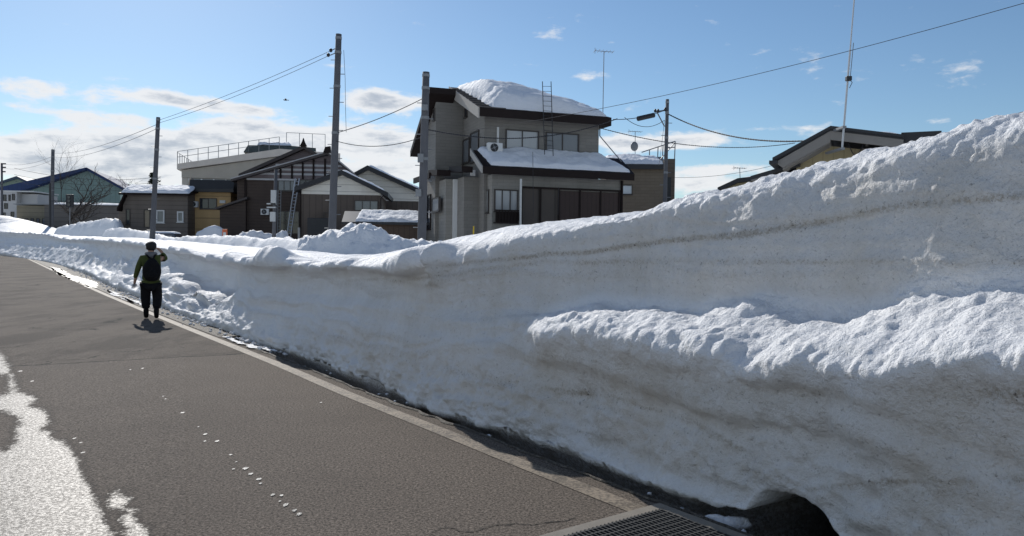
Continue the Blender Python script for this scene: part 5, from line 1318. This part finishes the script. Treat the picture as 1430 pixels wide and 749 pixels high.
# insulators on the tall pole
for k in ((465.5, 68.5), (462, 75)):
    m = MB(); q = atD(k[0] - 3.5, k[1] + 2.0, 30); m.ellip(tuple(q - p3[0].location), (.07, .07, .08), 8, 6); m.build('insulator', BLACK, p3[0], True)
part_tube(p3[0], [atD(463, 70.5, 30), atD(472, 66.5, 30)], .02, 'arm', STEEL); part_tube(p3[0], [atD(461, 77.5, 30), atD(471.5, 73, 30)], .02, 'arm', STEEL)
for (x, y) in ((6, 229), (6, 234), (5.5, 240)): part_tube(p0[0], [atD(1.5, y, 105), atD(x + 2, y, 105)], .10, 'crossarm', BLACK)
m = MB(); q = atD(388 - 0, 0, 30)
# climbing gear / meter box on thick pole
for (x, y, w, h_) in ((594, 152, .10, .2), (588.5, 222, .1, .3), (585.5, 270, .1, .25)):
    m = MB(); q = atD(x, y, 27) - p4[0].location; m.box(q.x - w, q.x + w, q.y - .28, q.y - .12, q.z - h_ / 2, q.z + h_ / 2); m.build('pole_box', STEEL, p4[0])
# wire with marker running down beside the tall pole
def catenary(a, b, sag, n=24): 
    return [Vector(a).lerp(Vector(b), k / n) - Vector((0, 0, sag * 4 * (k / n) * (1 - k / n))) for k in range(n + 1)]
def wire(pts, r, label, cat='cable', group=None, twist=False):
    m = MB(); r = r * .68
    if twist:
        n = 160; P = [Vector(pts[int(i * (len(pts) - 1) / n)]).lerp(Vector(pts[min(len(pts) - 1, int(i * (len(pts) - 1) / n) + 1)]), (i * (len(pts) - 1) / n) % 1) for i in range(n + 1)]
        m.tube([p + Vector((0, 0, math.sin(i * 1.9) * r * .9)) for i, p in enumerate(P)], r * .8, 5); m.tube([p - Vector((0, 0, math.sin(i * 1.9) * r * .9)) for i, p in enumerate(P)], r * .8, 5)
    else: m.tube(pts, r, 6)
    o = m.build('overhead_cable', WIRE); tag(o, label, cat, group); return o
wire([atD(480, 70, 29.9), atD(482, 110, 29.9), atD(482.5, 151, 29.9), atD(483.5, 185, 29.9)], .012, 'thin vertical guard wire hanging beside the tall middle pole')
wire(catenary(atD(462, 71, 30), atD(222, 168, 40), .12), .013, 'upper thin wire from the tall middle pole to the pole above the person')
wire(catenary(atD(459, 78, 30), atD(222, 172, 40), .16), .013, 'lower thin wire from the tall middle pole to the pole above the person')
wire(catenary(atD(219, 174, 40), atD(74, 214, 95), .5), .018, 'upper wire from the pole above the person left to the bare-tree pole')
wire(catenary(atD(219, 180, 40), atD(74, 219, 95), .6), .018, 'lower wire from the pole above the person left to the bare-tree pole')
wire(catenary(atD(72, 219, 95), atD(3, 229, 105), .5), .02, 'upper thin wire from the bare-tree pole to the left edge pole')
wire(catenary(atD(72, 224, 95), atD(3, 235, 105), .5), .02, 'lower thin wire from the bare-tree pole to the left edge pole')
wire(catenary(atD(469, 186, 30), atD(592, 137, 27), .10), .018, 'twisted service cable rising from the tall middle pole to the thick pole', twist=True)
wire(catenary(atD(594, 190, 27), atD(466, 196, 30), .3), .016, 'service cable nearly level between the thick pole and the tall middle pole', twist=True)
wire(catenary(atD(596, 189, 27), atD(1460, -4, 14), .35, 60), .0095, 'long thin wire climbing from the thick pole to the top right corner')
wire(catenary(atD(596, 181, 27), atD(862, 166, 33), .55, 40), .024, 'thick twisted cable sagging across the upper front of the grey house', twist=True)
wire(catenary(atD(856, 167, 33), atD(929, 154, 34), .12), .018, 'upper short cable between the grey house eave and the slim pole bracket', twist=True)
wire(catenary(atD(872, 164, 33), atD(928, 168, 34), .35), .018, 'lower looping cable hanging below the splice box near the slim pole')
o = wire(catenary(atD(934, 160, 34), atD(1150, 195, 25), .45, 30), .03, 'thick bundled cable sagging from the slim pole to the beige house', twist=True)
wire(catenary(atD(838, 179, 34), atD(1110, 200, 40), .5, 30), .022, 'second twisted cable passing behind the slim pole towards the beige house', twist=True)
wire(catenary(atD(935, 248, 60), atD(1085, 230, 55), .3), .02, 'faint thin wire low in the sky left of the beige house')
wire(catenary(atD(1345, 175, 17), atD(1480, 140, 15), .05), .011, 'short thin wire meeting the bank crest at the right edge')
wire(catenary(atD(928, 168, 34), atD(920, 232, 40), .1), .012, 'thin stay wire dropping behind the slim pole to the tan building')
for i, y in enumerate((247, 254, 261)): wire(catenary(atD(225, y, 90), atD(20, y - 12 + 2 * i, 90), .8), .03, ['topmost', 'middle', 'lowest'][i] + ' of three distant wires crossing above the bungalow and the blue roof')
sp = MB(); a = atD(891, 166, 33.2); b = atD(913, 161, 33.6); d = (b - a)
sp.tube([a, a + d * .12, a + d * .2, a + d * .85, b], .11, 10); o = sp.build('splice_box', BLACK); tag(o, 'fat black splice enclosure hanging on the cable left of the slim pole', 'splice box')
# small post with meter boxes by the timber house
def short_post():
    b = atD(382, 333, 48); t = atD(385.5, 237, 48); root = empty('short_post', b - Vector((0, 0, .8))); tag(root, 'thin pale concrete post with small boxes in front of the timber house', 'post')
    m = MB(); m.tube([(0, 0, 0), tuple(t - root.location)], .13, 10, .10); m.build('shaft', CONC_POLE, root, True)
    for (x, y, w, h_) in ((383, 276, .16, .9), (380, 285, .28, .08), (380, 290, .28, .08), (382, 303, .17, .6)):
        q = atD(x, y, 47.9) - root.location; m = MB(); m.box(q.x - w, q.x + w, q.y - .2, q.y - .02, q.z - h_ / 2, q.z + h_ / 2); m.build('meter_box', GALV, root)
short_post()
m = MB(); a = atD(491, 331, 50); b = atD(489, 318, 50)
fp_ = MB(); fp_.tube([atD(417.5, 334, 46), atD(417.5, 318, 46)], .07, 8); o = fp_.build('fence_post', STEEL); tag(o, 'short grey pipe post sticking out of the snow left of the mound', 'post')

# thin dark pole + box by the tree
def signal_post():
    b = atD(70, 320, 92); root = empty('signal_post', b); tag(root, 'dark hooded box on a thin post in front of the bare tree', 'signal')
    m = MB(); m.tube([(0, 0, -1.2), tuple(atD(70, 256, 92) - b)], .13, 8); m.build('post', BLACK, root)
    m = MB(); m.tube([tuple(atD(70, 281, 92) - b), tuple(atD(98, 281, 92) - b)], .035, 6); m.build('arm', BLACK, root)
    q = atD(98, 281, 91.9) - b; m = MB(); m.box(q.x - .42, q.x + .42, q.y - .2, q.y + .1, q.z - .78, q.z + .78); m.build('housing', BLACK, root, bevel=.04)
    for s in (-.45, .0, .45):
        m = MB(); m.tube([(q.x, q.y - .3, q.z + s), (q.x, q.y - .2, q.z + s)], .17, 12); m.build('lens', GLASS_D, root)
    m = MB(); m.tube([tuple(Vector((q.x - .1, 0, -.6))), tuple(Vector((q.x - .1, 0, q.z - .77)))], .05, 6); m.build('stay', STEEL, root)
signal_post()

# ------------------------------------------------------------------ trees
BARK = mat_plain('dark_bark', (.055, .045, .038), .85, .3, 5)
def bare_tree(px, py, D, h, label, seed, spread=.75, name='bare_tree', levels=5, r=.09, group=None):
    rnd = random.Random(seed); b = atD(px, py, D); root = empty(name, b); tag(root, label, 'tree', group)
    tr = MB(); cr = MB()
    def grow(p, d, L_, r_, lv):
        pts = [p]; q = p; dd = d
        for k in range(3):
            dd = (dd + Vector((rnd.gauss(0, .16), rnd.gauss(0, .16), rnd.gauss(.03, .1)))).normalized(); q = q + dd * L_ / 3; pts.append(q)
        (tr if lv == 0 else cr).tube(pts, r_, 5 if lv else 8, r_ * .62, cap=False)
        if lv >= levels: return
        n = 3 if lv < 3 else 2
        for i in range(n + (lv == 0)):
            a = rnd.uniform(0, 2 * math.pi); nd = (dd + Vector((math.cos(a), math.sin(a), rnd.uniform(-.1, .3))) * spread).normalized()
            s = pts[rnd.choice((1, 2, 3))] if i else q
            grow(s, nd, L_ * rnd.uniform(.6, .85), r_ * .58, lv + 1)
    grow(Vector((0, 0, -1.2)), Vector((0, 0, 1)), h * .42, r, 0)
    tr.build('trunk', BARK, root, True); cr.build('branches', BARK, root, True)
bare_tree(93, 318, 94, 7.4, 'bare gnarled tree with tangled branches in front of the blue-roofed hall', 3, .8, r=.23)
bare_tree(116, 318, 97, 5.6, 'smaller bare tree just right of the hooded signal box', 12, .8, r=.15)
bare_tree(172, 275, 84, 3.6, 'thin bare tree rising behind the bungalow roof', 8, .65, r=.07)
bare_tree(86, 290, 108, 9.0, 'tall bare tree behind the blue roof, right of the left pole', 15, .5, r=.06)
def conifer(px, pyt, pyb, D, label):
    t = atD(px, pyt, D); b = atD(px, pyb, D); h = t.z - b.z; root = empty('conifer', b - Vector((0, 0, 4))); tag(root, label, 'tree')
    m = MB(); m.tube([(0, 0, 0), (0, 0, 4 + h)], .14, 8, .02); m.build('trunk', BARK, root)
    m = MB(); rnd = random.Random(5)
    for k in range(11):
        z = 4 + h * (.02 + .95 * k / 11); L_ = 1.25 - .105 * k
        for j in range(9):
            a = rnd.uniform(0, 6.28); l = L_ * rnd.uniform(.5, 1.1)
            e = Vector((math.cos(a) * l, math.sin(a) * l, z - .12 * l + rnd.uniform(-.1, .15)))
            for q in range(16):
                f = (q + 1) / 16; c = Vector((0, 0, z)).lerp(e, f); s = .20 + .06 * rnd.random()
                v = Vector((rnd.gauss(0, 1), rnd.gauss(0, 1), rnd.gauss(0, .5))).normalized() * s; w = v.cross(Vector((rnd.random(), rnd.random(), 1))).normalized() * s * .5
                m.add([tuple(c - v), tuple(c + w), tuple(c + v)], [(0, 1, 2)])
    m.build('crown', mat_plain('needle_green', (.018, .03, .018), .8, .4, 2), root)
conifer(213.5, 240, 268, 82, 'small dark conifer showing above the bungalow roof behind the pole')

# ------------------------------------------------------------------ parked car, cone-like sign
def parked_car():
    b = atD(229, 330, 54); root = empty('parked_car', (b.x, b.y, 0), R(4)); tag(root, 'dark parked car with snow on its roof, mostly hidden before the bungalow', 'car')
    PA = mat_plain('dark_blue_paint', (.03, .045, .07), .25, .1, 2, spec=.6)
    m = MB(); z0 = .65
    m.prism([(-1.75, z0 + .3), (-1.75, z0 + .85), (-1.6, z0 + 1.0), (-1.45, z0 + 1.5), (-1.2, z0 + 1.62), (.9, z0 + 1.62), (1.25, z0 + 1.1), (1.75, z0 + .95), (1.8, z0 + .35)], 'y', -.72, .72); m.build('body', PA, root, bevel=.05)
    for a, c in ((-1.3, -.62), (-.5, .2), (.28, .92)):
        m = MB(); m.prism([(a, z0 + 1.05), (a + .04, z0 + 1.48), (c - .12, z0 + 1.48), (c, z0 + 1.05)], 'y', -.745, -.722); m.build('side_window', GLASS_M, root)
    for x in (-1.15, 1.15):
        for y in (-.7, .7):
            m = MB(); m.tube([(x, y - .09, z0 + .3), (x, y + .09, z0 + .3)], .3, 18); w = m.build('wheel', BLACK, root); m = MB(); m.tube([(x, y - .10, z0 + .3), (x, y + .10, z0 + .3)], .17, 14); m.build('rim', GALV, w)
    snow_slab(root, [(-1.35, -.7, z0 + 1.62), (.95, -.7, z0 + 1.62), (.95, .7, z0 + 1.62), (-1.35, .7, z0 + 1.62)], .14, 'roof_snow', (30, 16), .03, 51, .1)
parked_car()
def orange_sign():
    b = atD(314, 334, 48); root = empty('warning_board', (b.x, b.y, b.z - .4)); tag(root, 'small orange and white warning board standing in the snow by the timber house', 'sign')
    OR = mat_plain('faded_orange', (.55, .13, .05), .6, .2, 8); hz = .4
    m = MB(); m.box(-.16, .16, -.03, .03, hz + .05, hz + .62); m.build('board', OR, root, bevel=.02)
    m = MB(); m.box(-.09, .09, -.045, -.031, hz + .2, hz + .42); m.build('white_panel', WHITEP, root)
    m = MB(); m.box(-.16, -.12, -.02, .02, 0, hz + .05); m.build('leg', STEEL, root); m = MB(); m.box(.12, .16, -.02, .02, 0, hz + .05); m.build('leg', STEEL, root)
orange_sign()

# ------------------------------------------------------------------ bird
def bird():
    c = atD(399, 140, 45); root = empty('bird', c); root.scale = (.65, .65, .65); tag(root, 'small dark bird flying in the sky left of the tall middle pole', 'bird')
    FM = mat_plain('black_feather', (.02, .02, .022), .6)
    m = MB(); m.ellip((0, 0, 0), (.17, .06, .055), 12, 8); m.ellip((-.18, 0, .02), (.05, .04, .04), 8, 6); m.add([(.12, -.02, 0), (.12, .02, 0), (.32, .07, .01), (.32, -.07, .01)], [(0, 1, 2, 3)]); m.build('body', FM, root, True)
    for s in (-1, 1):
        m = MB(); m.add([(-.08, s * .04, .02), (.1, s * .04, .02), (.12, s * .28, .09), (.02, s * .3, .1), (.14, s * .48, .04), (.06, s * .5, .045)], [(0, 1, 2, 3), (3, 2, 4, 5)]); m.build('wing', FM, root)
bird()

# ------------------------------------------------------------------ the walking person
def skin_mesh(name, joints, edges, mat, parent, sub=2, root=0):
    me = bpy.data.meshes.new(name); me.from_pydata([j[:3] for j in joints], edges, []); o = bpy.data.objects.new(name, me); COL.objects.link(o)
    md = o.modifiers.new('s', 'SKIN'); md.use_smooth_shade = True
    for i, j in enumerate(joints):
        r = j[3]; rr = r if isinstance(r, tuple) else (r, r)
        me.skin_vertices[0].data[i].radius = rr; me.skin_vertices[0].data[i].use_root = (i == root)
    sd = o.modifiers.new('d', 'SUBSURF'); sd.levels = sub; sd.render_levels = sub
    bpy.context.view_layer.update(); dg = bpy.context.evaluated_depsgraph_get(); nm = bpy.data.meshes.new_from_object(o.evaluated_get(dg)); nm.name = name
    o.modifiers.clear(); o.data = nm; nm.materials.clear(); nm.materials.append(mat); nm.polygons.foreach_set('use_smooth', [True] * len(nm.polygons)); o.parent = parent
    return o
def mat_cloth(name, col, scale=18):
    s = NT(name); n = s.noise(scale, 4, .6); w = s.noise(5, 4, .6, dist=.6)
    c = s.mix(n, tuple(x * .75 for x in col), tuple(x * 1.2 for x in col)); return s.fin(c, .85, s.bump(w, .8, .06), .2)
def person():
    g = hgrd(211, 446); root = empty('person', (g[0], g[1], 0), R(24))
    root.scale = (.97, .97, .97); tag(root, 'person in green jacket and black backpack walking away, right hand raised to the head', 'person')
    SK = mat_plain('skin', (.42, .26, .19), .55, .08); GR = mat_cloth('green_jacket', (.075, .092, .028)); BK = mat_cloth('black_trousers', (.010, .010, .012)); BP_ = mat_cloth('black_pack', (.008, .008, .010)); HR = mat_plain('black_hair', (.012, .010, .009), .6, .3, 40, bump=.5)
    GY = mat_cloth('grey_scarf', (.17, .17, .18)); GL = mat_cloth('pale_glove', (.42, .42, .44)); BT = mat_plain('black_boot_rubber', (.010, .010, .011), .8, spec=.1)
    # joints: x right, y forward (away), z up
    J = [(0, 0, .86, .12), (0, 0, 1.05, .115), (0, .01, 1.25, .13), (0, .02, 1.36, .07), (0, .03, 1.42, .05), (0, .04, 1.53, .085), (0, .045, 1.60, .07),
         (-.10, 0, .80, .085), (-.105, .10, .44, .045), (-.10, .13, .10, .028), (-.10, .22, .045, .022),
         (.10, 0, .80, .085), (.115, .06, .45, .045), (.105, -.14, .15, .028), (.11, -.07, .05, .022),
         (-.17, .0, 1.32, .06), (-.25, -.02, 1.07, .045), (-.31, .06, .84, .032), (-.325, .09, .76, .028),
         (.17, .0, 1.32, .06), (.285, .10, 1.30, .045), (.19, .17, 1.47, .032), (.12, .17, 1.53, .028)]
    E = [(0, 1), (1, 2), (2, 3), (3, 4), (4, 5), (5, 6), (0, 7), (7, 8), (8, 9), (9, 10), (0, 11), (11, 12), (12, 13), (13, 14), (2, 15), (15, 16), (16, 17), (17, 18), (2, 19), (19, 20), (20, 21), (21, 22)]
    body = skin_mesh('body', J, E, SK, root)
    # face (turned away) and ears, kept with the head
    m = MB(); m.ellip((0, .14, 1.53), (.018, .025, .03), 8, 6); m.ellip((-.086, .04, 1.53), (.015, .025, .032), 8, 6); m.ellip((.086, .04, 1.53), (.015, .025, .032), 8, 6); m.ellip((0, .115, 1.475), (.035, .02, .012), 8, 6); m.build('face_features', SK, body, True)
    m = MB(); m.ellip((-.032, .122, 1.55), (.014, .01, .01), 8, 6); m.ellip((.032, .122, 1.55), (.014, .01, .01), 8, 6); m.build('eyes', BLACK, body, True)
    # fingers
    def hand(c, d, side, mat, nm):
        c = Vector(c); d = Vector(d).normalized(); up = Vector((0, 1, 0)) if abs(d.z) > .5 else Vector((0, 0, 1)); w = d.cross(up).normalized(); cv = w.cross(d).normalized() * side
        jj = [(c.x, c.y, c.z, .024), tuple(c + d * .045) + ((.034, .016),)]; ee = [(0, 1)]; h = skin_mesh(nm, jj, ee, mat, root, 2)
        for k, L_ in enumerate((.062, .072, .068, .052)):
            s = c + d * .05 + w * (k - 1.5) * .018; q = [s - d * .02, s + d * L_ * .4, s + d * L_ * .75 + cv * .012, s + d * L_ * .95 + cv * .03]
            mm = MB(); mm.tube(q, .0095, 8, .007); mm.build('finger', mat, h, True)
        s = c + d * .015 + w * .03 * side; q = [s - w * .012 * side, s + (d * .5 + w * side * .7) * .03, s + (d * .8 + w * side * .35) * .06 + cv * .01]
        mm = MB(); mm.tube(q, .011, 8, .008); mm.build('thumb', mat, h, True)
    hand((-.325, .09, .775), (-.12, .15, -1), 1, GL, 'glove'); hand((.13, .17, 1.515), (-.9, -.25, .45), -1, SK, 'hand')
    # clothes: jacket, trousers, boots
    Jk = [(0, 0, .80, (.20, .14)), (0, 0, .92, (.19, .135)), (0, .005, 1.10, (.185, .13)), (0, .01, 1.26, (.195, .125)), (0, .02, 1.365, (.085, .075)),
          (-.175, .0, 1.315, .078), (-.255, -.02, 1.08, .062), (-.31, .05, .88, .046), (.175, .0, 1.32, .078), (.29, .09, 1.30, .064), (.21, .155, 1.43, .046)]
    jk = skin_mesh('jacket', Jk, [(0, 1), (1, 2), (2, 3), (3, 4), (3, 5), (5, 6), (6, 7), (3, 8), (8, 9), (9, 10)], GR, root, 2, 2)
    m = MB(); n = 20
    vs = []
    for zz, a, b in ((.72, .20, .145), (.84, .188, .135)):
        vs += [(a * math.cos(k * 2 * math.pi / n), b * math.sin(k * 2 * math.pi / n), zz) for k in range(n)]
    m.add(vs, [(k, (k + 1) % n, n + (k + 1) % n, n + k) for k in range(n)] + [tuple(range(n)), tuple(range(n, 2 * n))]); m.build('jacket_hem', GR, jk, True)
    Tr = [(0, 0, .82, (.20, .14)), (-.10, 0, .72, .125), (-.11, .08, .46, .105), (-.10, .12, .20, .088), (.10, 0, .72, .125), (.125, .05, .46, .105), (.108, -.10, .22, .088)]
    skin_mesh('trousers', Tr, [(0, 1), (1, 2), (2, 3), (0, 4), (4, 5), (5, 6)], BK, root, 2, 0)
    for j in ([(-.10, .12, .24, .062), (-.10, .13, .09, .055), (-.10, .17, .05, .05), (-.10, .26, .045, .045)], [(.107, -.12, .26, .062), (.105, -.15, .12, .055), (.108, -.12, .07, .05), (.11, -.04, .05, .045)]):
        skin_mesh('boot', j, [(0, 1), (1, 2), (2, 3)], BT, root, 2)
    # hair and scarf
    m = MB(); m.ellip((0, .025, 1.575), (.112, .115, .105), 18, 12); o = m.build('hair', HR, root, True)
    V = np.array([v.co for v in o.data.vertices]); nz = fbm(V * 16, 3, 5); V += (V - np.array([0, .025, 1.575])) * (nz * .12)[:, None]; V[:, 1] = np.minimum(V[:, 1], .115); o.data.vertices.foreach_set('co', V.astype(np.float32).ravel()); o.data.update()
    m = MB(); ring = [(.085 * math.cos(a), .02 + .085 * math.sin(a), 1.405) for a in [k * 2 * math.pi / 16 for k in range(17)]]; m.tube(ring, .042, 8); m.ellip((0, -.06, 1.37), (.085, .05, .06), 12, 8); m.build('scarf', GY, root, True)
    # backpack
    def bp(x, y, z):
        f = 1 - .42 * max(0, z) ** 1.2; return (math.copysign(abs(x) ** .75, x) * f, math.copysign(abs(y) ** .8, y), math.copysign(abs(z) ** .85, z))
    m = MB(); m.ellip((.02, -.165, 1.07), (.185, .10, .245), 22, 16, 0, bp); pk = m.build('backpack', BP_, root, True)
    m = MB(); m.ellip((.02, -.235, .98), (.12, .05, .10), 14, 10, 0, bp); m.build('front_pocket', BP_, pk, True)
    for s in (-1, 1): m = MB(); m.tube([(.02 + s * .03, -.13, 1.30), (s * .07, -.10, 1.37), (s * .095, -.0, 1.405), (s * .11, .10, 1.34), (s * .12, .12, 1.15)], .018, 6); m.build('strap', BP_, pk, True)
person()
print('objects', len(bpy.data.objects))
